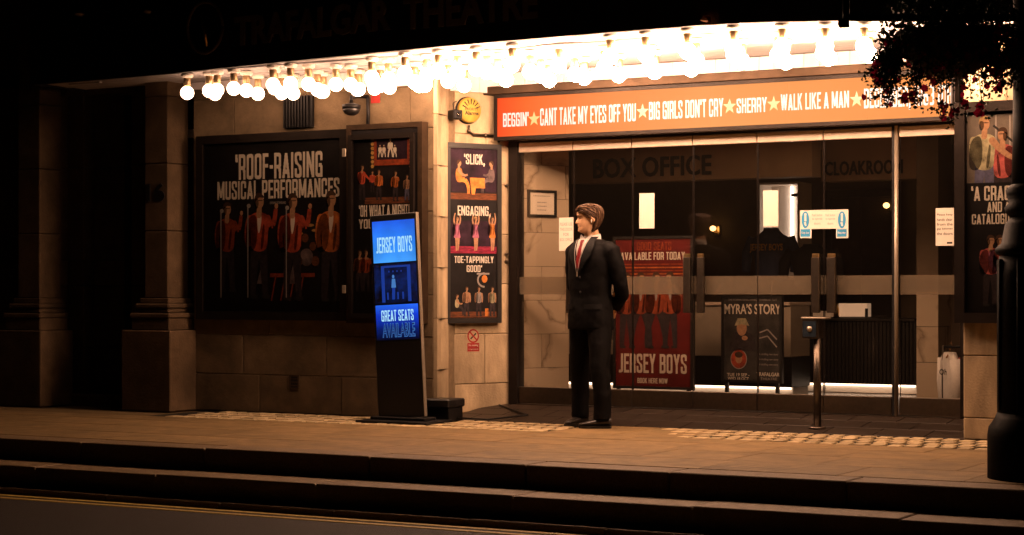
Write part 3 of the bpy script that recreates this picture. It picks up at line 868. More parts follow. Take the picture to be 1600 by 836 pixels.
def bulbs():
    ZB = ZC - .170
    rows = [[], [], []]
    for p in BP:
        v = W(*p, z=ZB)
        if v.x < -8.6: v.y = min(v.y, 13.84)
        d = v.y - edge_y(v.x)
        rows[0 if d < .33 else 1 if d < .78 else 2].append((v.x, max(v.y, edge_y(v.x) + .10)))
    pm = MB(); pm.lathe([(.052, -.002), (.058, -.012), (.054, -.030), (.038, -.040)], (0, 0, 0), 'porcelain', 20); pm = pm.mesh('ceiling_plate')
    hm = MB(); hm.lathe([(.030, -.041), (.032, -.050), (.032, -.108), (.026, -.114)], (0, 0, 0), 'brass_holder', 16); hm = hm.mesh('lamp_holder')
    gm = MB()
    prof = [(.024, -.1145), (.030, -.120)] + [(.060 * math.sin(a), -.170 + .060 * math.cos(a)) for a in [math.pi * (k / 10) for k in range(2, 10)]] + [(.006, -.2297)]
    gms = []
    for mt in ('bulb_glow', 'bulb_glow_mid', 'bulb_glow_low'):
        gm = MB(); gm.lathe(prof, (0, 0, 0), mt, 16); gms.append(gm.mesh('glass_globe'))
    for r, row in enumerate(rows):
        row.sort()
        for i, (x, y) in enumerate(row):
            nm = ('street-side', 'middle', 'inner')[r]
            t = thing('globe_bulb', 'glowing round globe bulb, %s from the left in the %s row under the canopy' % (ORD[i], nm), 'light bulb', base=(x, y, ZC - .003), group='glowing globe bulbs under the canopy')
            piece('ceiling_plate', pm, t); piece('lamp_holder', hm, t); piece('glass_globe', gms[2 if x < -8.95 else 1 if x < -8.2 or x > -3.3 else 0], t)
bulbs()

# ------------------------------------------------------------------ printed people for the posters
def person2d(mb, u, z, h, y, jacket='ink_jacket', legs='ink_trouser', hair='ink_hair', pose='stand', face=1, skirt=False, bare=False, shirt=None):
    k = h / 1.8
    real = mb
    class _M:                                   # softened outlines
        disc = staticmethod(real.disc)
        @staticmethod
        def poly(pts, yy, m):
            for _ in range(2):
                q = []
                for i in range(len(pts)):
                    (ax, az), (bx, bz) = pts[i], pts[(i + 1) % len(pts)]
                    q += [(ax * .75 + bx * .25, az * .75 + bz * .25), (ax * .25 + bx * .75, az * .25 + bz * .75)]
                pts = q
            real.poly(pts, yy, m)
        @staticmethod
        def limb(pts, ws, yy, m):
            if len(pts) == 3:
                (a0, a1, a2), (w0, w1, w2) = pts, ws
                n = 7; pts = []; ws = []
                for i in range(n):
                    t_ = i / (n - 1); c0, c1, c2 = (1 - t_) ** 2, 2 * t_ * (1 - t_), t_ * t_
                    bx, bz = 1.5 * a1[0] - .25 * (a0[0] + a2[0]), 1.5 * a1[1] - .25 * (a0[1] + a2[1])
                    pts.append((c0 * a0[0] + c1 * bx + c2 * a2[0], c0 * a0[1] + c1 * bz + c2 * a2[1])); ws.append(c0 * w0 + c1 * w1 + c2 * w2)
            real.limb(pts, ws, yy, m)
            real.disc(pts[0][0], pts[0][1], ws[0], ws[0], yy + .00003, m, 10)
    mb = _M
    P = lambda a, b: (u + face * a * k, z + b * k)
    w = lambda *a: [q * k for q in a]
    if pose == 'sit':
        mb.limb([P(0, .62), P(.42, .60), P(.46, .05)], w(.11, .09, .06), y, legs)
        mb.poly([P(-.16, .55), P(.16, .55), P(.17, 1.05), P(.0, 1.14), P(-.15, 1.05)], y - .0003, jacket)
        mb.limb([P(.0, 1.0), P(.22, .78), P(.42, .84)], w(.07, .055, .04), y - .0005, 'ink_skin' if bare else jacket)
        mb.disc(*P(.02, 1.30), .095 * k, .125 * k, y - .0006, 'ink_skin', 14); mb.limb([P(0, 1.1), P(0, 1.22)], w(.05, .05), y - .0004, 'ink_skin')
        mb.poly([P(-.11, 1.27), P(-.09, 1.42), P(.04, 1.46), P(.12, 1.39), P(.02, 1.35), P(-.04, 1.24)], y - .0008, hair)
        return
    if pose == 'dance':
        mb.limb([P(-.05, .9), P(-.03, .48), P(-.04, .03)], w(.085, .06, .035), y, 'ink_skin' if skirt else legs)
        mb.limb([P(.06, .9), P(.1, .5), P(.05, .05)], w(.085, .06, .035), y - .0001, 'ink_skin' if skirt else legs)
        mb.limb([P(-.12, 1.38), P(-.2, 1.62), P(-.1, 1.95)], w(.05, .045, .03), y - .0002, 'ink_skin')
        mb.limb([P(.12, 1.38), P(.22, 1.62), P(.14, 1.97)], w(.05, .045, .03), y - .0002, 'ink_skin')
    else:
        st = .11 if pose != 'wide' else .22
        mb.limb([P(-.07, .9), P(-st, .46), P(-st - .02, .04)], w(.10, .075, .055), y, legs)
        mb.limb([P(.07, .9), P(st, .46), P(st + .03, .04)], w(.10, .075, .055), y - .0001, legs)
        mb.limb([P(-st - .04, .02), P(-st + .08, .015)], w(.035, .03), y - .0002, 'ink_black'); mb.limb([P(st - .02, .02), P(st + .12, .015)], w(.035, .03), y - .0002, 'ink_black')
    if skirt:
        mb.poly([P(-.2, .72), P(-.12, .68), P(.02, .7), P(.14, .66), P(.22, .73), P(.12, 1.05), P(.14, 1.36), P(.06, 1.44), P(-.06, 1.44), P(-.14, 1.36), P(-.11, 1.05)], y - .0004, jacket)
    else:
        mb.poly([P(-.17, .80), P(.17, .79), P(.19, 1.1), P(.23, 1.38), P(.10, 1.47), P(-.10, 1.47), P(-.22, 1.38), P(-.18, 1.1)], y - .0004, jacket)
        if shirt: mb.poly([P(-.01, 1.0), P(.08, 1.44), P(-.05, 1.46)], y - .0006, shirt)
    if pose == 'point':
        mb.limb([P(.19, 1.36), P(.30, 1.18), P(.36, 1.52)], w(.065, .05, .04), y - .0007, jacket); mb.disc(*P(.37, 1.57), .04 * k, .05 * k, y - .0008, 'ink_skin', 8)
        mb.limb([P(-.2, 1.36), P(-.27, 1.1), P(-.22, .88)], w(.065, .055, .045), y - .0007, jacket)
    elif pose == 'mic':
        mb.limb([P(.19, 1.36), P(.28, 1.12), P(.12, 1.38)], w(.065, .055, .04), y - .0007, jacket); mb.disc(*P(.1, 1.42), .045 * k, .05 * k, y - .0008, 'ink_skin', 8)
        mb.limb([P(-.2, 1.36), P(-.29, 1.1), P(-.25, .86)], w(.065, .055, .045), y - .0007, jacket)
    elif pose == 'reach':
        mb.limb([P(.15, 1.34), P(.42, 1.05), P(.66, .98)], w(.065, .05, .035), y - .0007, 'ink_skin' if bare else jacket); mb.limb([P(-.2, 1.36), P(-.24, 1.1), P(-.1, .9)], w(.065, .055, .04), y - .0007, jacket)
    elif pose in ('stand', 'wide'):
        for q in (-1, 1): mb.limb([P(q * .2, 1.36), P(q * .26, 1.1), P(q * .23, .84)], w(.065, .055, .04), y - .0007, 'ink_skin' if bare else jacket)
    mb.limb([P(0, 1.42), P(.01, 1.56)], w(.055, .05), y - .0007, 'ink_skin')
    mb.disc(*P(.015, 1.65), .088 * k, .118 * k, y - .0009, 'ink_skin', 16)
    mb.poly([P(-.095, 1.62), P(-.10, 1.72), P(-.05, 1.80), P(.04, 1.805), P(.11, 1.74), P(.10, 1.71), P(.0, 1.73), P(-.05, 1.68)], y - .0011, hair)
    if h > .2:                                  # stage light from one side
        mb.poly([P(-.08, 1.52), P(-.015, 1.54), P(.0, 1.64), P(-.02, 1.71), P(-.10, 1.70)], y - .0013, 'ink_half_black')
        mb.poly([P(-.27, .80), P(-.08, .80), P(-.02, 1.12), P(-.06, 1.46), P(-.24, 1.38), P(-.29, 1.08)], y - .0014, 'ink_half_black')
        mb.poly([P(.03, .82), P(.09, .84), P(.13, 1.2), P(.10, 1.3), P(.06, 1.1)], y - .0014, 'ink_half_black')
        mb.poly([P(-.02, 1.66), P(.085, 1.66), P(.085, 1.68), P(-.02, 1.682)], y - .0015, 'ink_half_black')

# ------------------------------------------------------------------ posters
def big_poster():
    x0, x1, z0, z1 = FRONT.u(312), FRONT.u(547), FRONT.z(430, 500), FRONT.z(430, 208)
    t = thing('wide_poster', 'wide black poster reading ROOF-RAISING MUSICAL PERFORMANCES with four red-jacketed singers', 'poster', FRONT, ((x0 + x1) / 2, 0, z0))
    m = MB(); frame_ring(m, x0, x1, z0, z1, .075, -.055, .0, 'bronze_dark'); m.build('frame', t)
    m = MB(); m.box(x0 + .07, x1 - .07, -.028, -.001, z0 + .07, z1 - .07, 'poster_black'); m.build('backing', t)
    r = lambda a, b, c, d: FRONT.rect(a, b, c, d)
    y = -.031
    block('\u2018ROOF-RAISING', t, r(371, 507, 239, 279), y, 'ink_cream')
    block('MUSICAL PERFORMANCES\u2019', t, r(343, 538, 281, 310), y, 'ink_cream')
    text('EVENING STANDARD', t, r(425, 450, 315, 319), y, 'ink_grey', .02)
    def fig(px, pf, ph, **k):
        u, z = FRONT.uz(px, pf); h = FRONT.z(px, ph) - z
        m = MB(); person2d(m, u, z, h, y - .001, **k); return m.build('printed_singer', t)
    m = MB(); a = FRONT.rect(425, 495, 430, 470)                       # drum riser and kit behind them
    m.limb([(a[0], a[3]), (a[1], a[3])], [.018, .018], y, 'ink_stage_red')
    for q in (.04, .3, .55, .8): m.limb([(a[0] + q * .4, a[2]), (a[0] + q * .4 + .05, a[3])], [.007, .007], y, 'ink_stage_red')
    for (cx, cz, rr) in ((482, 402, 14), (470, 408, 8), (496, 408, 8), (480, 372, 7), (468, 380, 6), (492, 385, 7)):
        u, z = FRONT.uz(cx, cz); m.disc(u, z, rr / 190, rr / 178, y - .0002, 'ink_grey_suit' if rr > 10 else 'ink_floor', 14)
    for cx, cz in ((487, 352), (470, 365), (497, 360)):
        u, z = FRONT.uz(cx, cz); m.disc(u, z, .05, .014, y - .0004, 'ink_gold', 10)
    m.build('printed_drum_kit', t)
    m = MB()                                                           # mountain of stage haze: two dim wedges
    for px in (413, 462):
        u, z = FRONT.uz(px, 440); m.poly([(u - .06, z - .02), (u + .06, z - .02), (u, z + .17)], y - .0006, 'ink_grey_suit')
    m.build('printed_stage_wedge', t)
    fig(358, 455, 316, jacket='ink_stage_red', pose='point')
    fig(408, 465, 302, pose='point', shirt='ink_cream')
    fig(460, 468, 302, pose='point', shirt='ink_cream')
    fig(520, 470, 298, pose='point', jacket='ink_jacket_orange', shirt='ink_cream')
    for px, pt in ((391, 322), (349, 330), (451, 325)):
        m = MB(); u, z = FRONT.uz(px, 465); zt = FRONT.z(px, pt)
        m.limb([(u, z), (u, zt)], [.006, .006], y - .004, 'ink_grey'); m.disc(u + .01, zt, .022, .02, y - .0042, 'ink_grey', 10); m.build('printed_microphone', t)
    m = MB(); m.box(x0 + .072, x1 - .072, -.046, -.043, z0 + .072, z1 - .072, 'case_glass'); m.build('glazing', t)
big_poster()
def night_poster():
    x0, x1, z0, z1 = FRONT.u(551), FRONT.u(669), FRONT.z(610, 505), FRONT.z(610, 194)
    t = thing('hinged_poster_case', 'deep bronze poster case reading OH WHAT A NIGHT behind the blue screen', 'poster', FRONT, ((x0 + x1) / 2, 0, z0))
    m = MB(); frame_ring(m, x0, x1, z0, z1, .045, -.10, 0, 'bronze'); m.build('case', t)
    m = MB(); frame_ring(m, x0 + .03, x1 - .075, z0 + .045, z1 - .09, .04, -.118, -.05, 'bronze_dark'); m.build('door_frame', t)
    m = MB(); m.box(x0 + .044, x1 - .044, -.088, -.001, z0 + .044, z1 - .044, 'poster_black'); m.build('backing', t)
    m = MB(); m.box(x0 + .08, x1 - .12, -.128, -.1185, z1 - .135, z1 - .12, 'bronze_dark'); m.build('lip', t)
    for pz in (240, 452):
        z = FRONT.z(546, pz); m = MB(); m.box(x0 - .028, x0 + .012, -.125, -.1185, z - .035, z + .035, 'steel', .003); m.build('hinge', t)
    y = -.091
    r = lambda a, b, c, d: FRONT.rect(a, b, c, d, -.091)
    def uz(a, b): return FRONT.uz(a, b, -.091)
    b = r(584, 641, 213, 258)
    m = MB(); m.rect(*b, y, 'ink_stage_red'); m.rect(b[0] + .03, b[1] - .03, b[2] + .05, b[3] - .02, y - .0004, 'ink_purple'); m.build('printed_stage', t)
    m = MB()
    for px, h in ((594, 20), (600, 20), (610, 30), (617, 20)):
        u, z = uz(px, 246); person2d(m, u, z, h / 185, y - .0008, jacket='ink_cream', legs='ink_cream', hair='ink_cream', pose='wide')
    m.build('printed_performers', t)
    m = MB()
    for px in (582, 642):
        for k in range(7):
            u, z = uz(px, 218 + 7 * k); m.disc(u, z, .018, .018, y - .001, 'ink_gold', 6)
    m.build('printed_lattice', t)
    m = MB(); q = r(570, 645, 308, 318); m.rect(*q, y, 'ink_floor'); m.build('printed_floor', t)
    for px, pf, ph, kw in ((566, 312, 259, dict(pose='reach')), (582, 300, 268, dict(pose='stand')), (592, 312, 266, dict(pose='stand', jacket='ink_jacket_orange')), (618, 314, 268, dict(pose='mic', jacket='ink_jacket_orange')), (636, 314, 274, dict(pose='stand', jacket='ink_skin', legs='ink_trouser_blue'))):
        u, z = uz(px, pf); m = MB(); person2d(m, u, z, FRONT.z(px, ph) - z, y - .001, **kw); m.build('printed_performer', t)
    block('\u2018OH WHAT A NIGHT!', t, r(561, 640, 320, 338), y - .002, 'ink_cream')
    block('YOU\u2019LL BE ON', t, r(561, 634, 342, 357), y - .002, 'ink_cream')
    m = MB()
    for k, px in enumerate((562, 572, 586, 604, 622, 640)):
        u, z = uz(px, 455); person2d(m, u, z, .36, y - .001 - .0015 * (k % 2), jacket='ink_stage_red' if k % 2 else 'ink_floor', pose='mic')
    m.build('printed_band', t)
    m = MB(); m.box(x0 + .071, x1 - .116, -.110, -.106, z0 + .086, z1 - .131, 'case_glass'); m.build('glazing', t)
night_poster()
def slick_poster():
    f = SPLAY
    x0, x1, z0, z1 = f.u(697, -.06), f.u(784, -.06), f.z(740, 505, -.06), f.z(740, 224, -.06)
    t = thing('narrow_poster', 'tall narrow poster reading SLICK, ENGAGING, TOE-TAPPINGLY GOOD with stage pictures', 'poster', f, ((x0 + x1) / 2, 0, z0))
    m = MB(); frame_ring(m, x0, x1, z0, z1, .045, -.06, 0, 'black_satin'); m.build('frame', t)
    m = MB(); m.box(x0 + .04, x1 - .04, -.045, -.001, z0 + .04, z1 - .04, 'poster_black'); m.build('backing', t)
    y = -.047
    r = lambda a, b, c, d: f.rect(a, b, c, d, -.047)
    uz = lambda a, b: f.uz(a, b, -.047)
    m = MB(); m.rect(*r(704, 778, 232, 300), y, 'ink_purple'); m.rect(*r(704, 778, 302, 312), y - .0002, 'ink_floor'); m.build('printed_restaurant', t)
    block('\u2018SLICK,', t, r(725, 757, 241, 257), y - .002, 'ink_cream')
    block('ENGAGING,', t, r(715, 766, 322, 337), y - .002, 'ink_cream')
    block('TOE-TAPPINGLY', t, r(710, 771, 400.5, 411), y - .002, 'ink_cream')
    block('GOOD\u2019', t, r(729, 753, 414.5, 425), y - .002, 'ink_cream')
    m = MB(); u, z = uz(717, 304); person2d(m, u, z, .38, y - .001, jacket='ink_orange', legs='ink_orange', pose='sit', bare=True); m.build('printed_diner', t)
    m = MB(); u, z = uz(768, 304); person2d(m, u, z, .37, y - .001, jacket='ink_grey_suit', legs='ink_grey_suit', pose='sit', face=-1); m.build('printed_diner', t)
    m = MB(); b = r(734, 757, 278, 304)
    m.poly([(b[0], b[3]), (b[1], b[3]), (b[1] + .005, b[3] - .09), (b[0] + .06, b[3] - .09), (b[0] + .05, b[2]), (b[0] + .02, b[2]), (b[0] + .01, b[3] - .08)], y - .002, 'ink_orange'); m.build('printed_table', t)
    m = MB(); m.rect(*r(704, 778, 345, 385), y, 'ink_purple'); m.rect(*r(704, 778, 385, 396), y - .0002, 'ink_floor_red'); m.build('printed_dance_floor', t)
    for px, c in ((714, 'ink_pink'), (743, 'ink_pink'), (769, 'ink_orange')):
        m = MB(); u, z = uz(px, 393); person2d(m, u, z, .31, y - .001, jacket=c, pose='dance', skirt=True, hair='ink_hair_fair' if px == 743 else 'ink_hair'); m.build('printed_dancer', t)
    m = MB(); ub, zb = uz(754, 434)
    m.limb([(ub - .06, zb + .035), (ub + .07, zb + .035)], [.008, .008], y - .001, 'ink_grey')
    arc = [(ub + .02 + .07 * math.cos(a), zb - .02 + .06 * math.sin(a)) for a in [rad(90 + 20 * k) for k in range(10)]]
    m.limb(arc, [.008] * 10, y - .001, 'ink_grey'); m.disc(ub + .02, zb - .01, .03, .035, y - .0012, 'ink_orange', 10); m.build('printed_neon', t)
    m = MB(); m.rect(*r(704, 778, 487, 496), y, 'ink_floor'); m.build('printed_floor', t)
    for px, c, ps in ((714, 'ink_shirt', 'sit'), (729, 'ink_skin', 'stand'), (748, 'ink_grey', 'stand'), (769, 'ink_shirt', 'stand')):
        m = MB(); u, z = uz(px, 494); person2d(m, u, z, .26 if ps == 'stand' else .24, y - .001, jacket=c, pose=ps, bare=True); m.build('printed_man', t)
    m = MB(); m.rect(*r(758, 763, 482, 494), y - .001, 'ink_orange'); m.build('printed_bucket', t)
    for px in (700, 781):
        u, z = uz(px, 221); m = MB(); m.lathe([(.012, -.01), (.012, .03)], (u, -.03, z), 'black_metal', 8); m.build('mounting_lug', t)
slick_poster()
def crack_poster():
    f = FRONT
    x0, x1, z0, z1 = f.u(1491, -.07), f.u(1640, -.07), f.z(1540, 505, -.07), f.z(1540, 158, -.07)
    t = thing('end_poster', 'tall poster reading A CRACK, AND A, CATALOGUE beside the lamp column', 'poster', f, ((x0 + x1) / 2, 0, z0))
    m = MB(); frame_ring(m, x0, x1, z0, z1, .075, -.07, -.001, 'bronze_dark'); m.build('frame', t)
    m = MB(); m.box(x0 + .07, x1 - .07, -.03, -.002, z0 + .07, z1 - .07, 'poster_black'); m.build('backing', t)
    y = -.033
    r = lambda a, b, c, d: f.rect(a, b, c, d, y)
    uz = lambda a, b: f.uz(a, b, y)
    m = MB(); m.rect(*r(1511, 1622, 178, 285), y, 'poster_grey'); m.build('printed_studio', t)
    m = MB()
    for a in (1540, 1556, 1578): u, z = uz(a, 180); m.limb([(u, z), (u, z - .22)], [.006, .006], y - .0002, 'ink_grey')
    u, z = uz(1552, 196); m.limb([(u, z), (u + .35, z - .3)], [.008, .008], y - .0003, 'ink_black'); m.build('printed_stage_rig', t)
    for px, pf, pt, kw in ((1538, 300, 178, dict(jacket='ink_shirt', legs='ink_trouser_blue', hair='ink_hair_fair', pose='reach', bare=True)), (1567, 310, 196, dict(jacket='ink_shirt_red', legs='ink_trouser', pose='mic', face=-1, bare=True))):
        u, z0_ = uz(px, pf); h = (f.z(px, pt, y) - z0_) * 1.25
        m = MB(); person2d(m, u, z0_ - h * .22, h, y - .001 - (.002 if px < 1550 else 0), **kw); m.build('printed_actor', t)
    b = r(1511, 1622, 285, 500); m = MB(); m.rect(b[0], b[1], b[2], b[3], y - .0055, 'poster_black'); m.build('printed_ground', t)
    block('\u2018A CRACKING', t, r(1518, 1616, 290, 313), y - .007, 'ink_cream')
    block('AND A LIST', t, r(1543, 1606, 315, 331), y - .007, 'ink_cream')
    block('CATALOGUE OF', t, r(1519, 1602, 334, 350), y - .007, 'ink_cream')
    for px, kw in ((1548, dict(jacket='ink_shirt_red')), (1562, dict(jacket='ink_pink'))):
        u, z = uz(px, 478); m = MB(); person2d(m, u, z, .52, y - .007, pose='reach', **kw); m.build('printed_singer', t)
    m = MB(); m.box(x0 + .072, x1 - .072, -.060, -.057, z0 + .072, z1 - .072, 'case_glass'); m.build('glazing', t)
crack_poster()

# ------------------------------------------------------------------ lit sign over the doors
def sign():
    f = SGN
    x0, x1 = f.u(779), f.u(1497)
    t = thing('lit_title_sign', 'long glowing orange sign listing song titles between gold stars', 'sign', f, ((x0 + x1) / 2, 0, SGN_B))
    m = MB(); frame_ring(m, x0, x1, SGN_B - .03, SGN_T + .01, .03, -.085, .06, 'bronze_dark'); m.build('frame', t)
    base = (x0 + x1) / 2
    screen_mat('sign_orange', [(0, (1., .06, .004)), (.08, (1., .14, .014)), (.25, (1., .26, .055)), (.5, (1., .355, .095)), (1, (1., .31, .07))], .95, 0, x0 - base, x1 - base)
    n = 6; w = (x1 - x0 - .06) / n
    for k in range(n):
        m = MB(); m.box(x0 + .03 + k * w + .0008, x0 + .03 + (k + 1) * w - .0008, -.075, .05, SGN_B, SGN_T - .02, 'sign_orange'); m.build('light_panel', t)
    emit('sign_text', (1, .82, .72), .98, (.05, .04, .03)); emit('sign_star', (1, .58, .19), .98, (.04, .02, .01))
    y = -.079
    def tx(s, a, b, yt, yb): block(s, t, f.rect(a, b, yt, yb, y), y, 'sign_text', 'song_title', .08)
    tx("BEGGIN'", 786, 826, 176, 197.5); tx('CANT TAKE MY EYES OFF YOU', 844, 993.5, 165.5, 193)
    tx("BIG GIRLS DON'T CRY", 1014, 1130, 156.5, 184.5); tx('SHERRY', 1151, 1198, 153, 176)
    tx('WALK LIKE A MAN', 1220, 1326.5, 144.5, 170.5); tx('DECEMBER, 1963 (OH,', 1350, 1492, 135, 166)
    for px, py in ((834.5, 186), (1004, 174.5), (1140, 166.5), (1209, 162.5), (1338.5, 155.5)):
        u, z = f.uz(px, py, y); m = MB()
        m.poly([(u + (.062 if i % 2 == 0 else .025) * math.sin(math.pi * i / 5), z + (.068 if i % 2 == 0 else .027) * math.cos(math.pi * i / 5)) for i in range(10)], y, 'sign_star'); m.build('star', t)
sign()

# ------------------------------------------------------------------ glass doors
ZH = DOOR.z(900, 219)     # underside of the sign above the doors
def doors():
    f = DOOR
    t = thing('door_frame', 'dark metal frame round the row of glass doors', 'door frame', f, (f.u(1150), 0, ZD))
    m = MB(); m.box(f.u(799), f.u(812), -.05, .08, ZD - .06, ZH + .5, 'bronze_dark'); m.build('jamb', t)
    m = MB(); m.box(f.u(1503), f.u(1509), -.05, .08, ZD - .06, ZH + .5, 'bronze_dark'); m.build('jamb', t)
    m = MB(); m.box(f.u(812), f.u(1503), -.04, .08, ZH, SGN_B + .05, 'bronze_dark'); m.build('header', t)
    m = MB(); m.box(f.u(1395.5), f.u(1400), -.03, .03, ZD, ZH - .001, 'black_metal'); m.build('mullion', t)
    m = MB(); m.lathe([(.017, ZD), (.017, ZH - .001)], (f.u(1402.5), -.03, 0), 'steel', 14); m.build('chrome_post', t)
    m = MB(); m.box(f.u(812), f.u(1503), -.06, .06, ZD - .05, ZD, 'steel_dark'); m.build('threshold', t)
    px = [812, 897, 989, 1084, 1184.5, 1288, 1395.5, 1406, 1503]
    names = ['fixed glass panel in front of the marble wall at the left end of the doors', 'glass door leaf behind the standing man, next to the marble', 'glass door leaf with a blank white sheet, in front of the red poster',
             'glass door leaf with a brass handle, between the red and black posters', 'glass door leaf in front of the dark display of a mannequin and lit alcove', 'glass door leaf behind the push-button post', None, 'glass panel nearest the stone pier, with a small printed notice']
    for k in range(8):
        if k == 6: continue
        a, b = f.u(px[k]), f.u(px[k + 1])
        d = thing('glass_door', names[k], 'glass door', f, ((a + b) / 2, 0, ZD + .001), 'glass doors of the theatre entrance')
        g = .003
        z0, z1 = ZD + .004, ZH - .004
        br, tr = .145, .085
        m = MB(); m.box(a + g, b - g, -.028, .028, z0, z0 + br, 'steel_dark', .004); m.build('bottom_rail', d)
        m = MB(); m.box(a + g, b - g, -.028, .028, z1 - tr, z1, 'satin_rail', .004); m.build('top_rail', d)
        m = MB(); m.box(a + g, b - g, -.006, .006, z0 + br + .001, z1 - tr - .001, 'door_glass'); pn = m.build('pane', d)
        m = MB()
        for q in (a + g, b - g - .004): m.box(q, q + .003, -.007, .007, z0 + br + .001, z1 - tr - .001, 'bronze_dark')
        m.build('edge_trim', d)
        zb0, zb1 = f.z(1100, 460), f.z(1100, 431.5)
        m = MB(); m.box(a + g, b - g, -.009, -.0065, zb0, zb1, 'frosted_film'); m.build('frosted_band', pn)
        hp = {0: [(885, 893)], 2: [(1068, 1079)], 3: [(1089, 1100)], 4: [(1268, 1281)], 5: [(1292, 1306)]}.get(k, [])
        for (h0, h1) in hp:
            u0, u1 = f.u(h0, -.07), f.u(h1, -.07); zt, zl = f.z(h0, 402, -.07), f.z(h0, 489, -.07)
            m = MB(); m.box(u0, u1, -.085, -.045, zl, zt, 'steel_dark', .006); h = m.build('handle', d)
            for zz in (zl + .05, zt - .05):
                m = MB(); m.box((u0 + u1) / 2 - .012, (u0 + u1) / 2 + .012, -.045, -.006, zz - .012, zz + .012, 'brass'); m.build('bracket', h)
            m = MB(); m.box(u0 + .005, u1 - .005, -.075, -.055, zt, zt + .03, 'brass', .004); m.build('cap', h)
doors()
def notice(label, r4, lines, fr=None, dy=-.0095, ink='ink_grey', foot=True, blank=False):
    f = fr or DOOR
    x0, x1, z0, z1 = f.rect(*r4, dy)
    t = thing('paper_notice', label, 'notice', f, ((x0 + x1) / 2, dy, z0))
    m = MB(); m.box(x0, x1, dy - .0006, dy, z0, z1, 'paper'); m.build('sheet', t)
    n = len(lines)
    for k, s in enumerate(lines):
        h = (z1 - z0) * .62 / max(n, 1); zc = z1 - (z1 - z0) * .12 - h * (k + .5)
        wd = (x1 - x0) * min(.86, .13 * len(s)) / 2; c = (x0 + x1) / 2
        text(s, t, (c - wd, c + wd, zc - h * .30, zc + h * .30), dy - .0012, ink, .01, 0, 'printed_line')
    if foot and not blank:
        m = MB(); m.rect(x1 - (x1 - x0) * .38, x1 - (x1 - x0) * .08, z0 + (z1 - z0) * .05, z0 + (z1 - z0) * .10, dy - .0012, 'ink_black'); m.build('printed_logo', t)
    return t
notice('white paper notice on the glass just left of the standing man', (873.5, 896, 340, 392), ['PLEASE USE', 'THIS DOOR', 'FOR', 'BOX OFFICE'], dy=-.03)
notice('blank white sheet taped to the glass door above the red poster', (999, 1022.5, 302, 357), [], blank=True)
notice('small notice asking to keep hands clear, on the glass nearest the pier', (1462, 1490.5, 325, 384), ['Please keep', 'hands clear', 'from the', 'gap between', 'the doors'], ink='ink_black')
def push_sign():
    f = DOOR
    t = thing('push_button_sign', 'white and blue sticker sign about the push button across two door leaves', 'sign', f, (f.u(1288), -.01, f.z(1288, 371)))
    dy = -.011
    r = lambda a, b, c, d: f.rect(a, b, c, d, dy)
    a = r(1250, 1325.5, 328, 357.5); m = MB(); m.box(a[0], a[1], dy - .0006, dy, a[2], a[3], 'paper')
    for p in ((1250, 1268), (1306.5, 1325.5)): b = r(*p, 357, 372); m.box(b[0], b[1], dy - .0006, dy, b[2], a[2] - .0005, 'paper')
    m.build('sheet', t)
    for cx in (1258.5, 1315.5):
        u, z = f.uz(cx, 343.5, dy); m = MB(); m.disc(u, z, .034, .070, dy - .001, 'ink_blue_sign', 18)
        m.limb([(u, z + .038), (u, z - .012)], [.008, .008], dy - .0015, 'paper'); m.disc(u, z + .045, .010, .011, dy - .0016, 'paper', 8); m.limb([(u - .004, z - .02), (u + .004, z - .05)], [.009, .006], dy - .0015, 'paper'); m.build('pictogram', t)
        b = r(cx - 7.5, cx + 7.5, 358, 370); m = MB(); m.rect(*b, dy - .001, 'ink_blue_sign'); m.build('blue_label', t)
        text('Keep clear', t, (b[0] + .008, b[1] - .008, b[2] + .02, b[3] - .02), dy - .002, 'paper', .01, 0, 'printed_line')
    for k, s in enumerate(('Push button', 'to operate', 'doors')):
        for a0, b0 in ((1268, 1286), (1289, 1306)):
            w = 1 if k < 2 else 4
            text(s, t, r(a0 + w, b0 - w, 334 + 6.5 * k, 338 + 6.5 * k), dy - .0015, 'ink_grey', .005, 0, 'printed_line')
push_sign()

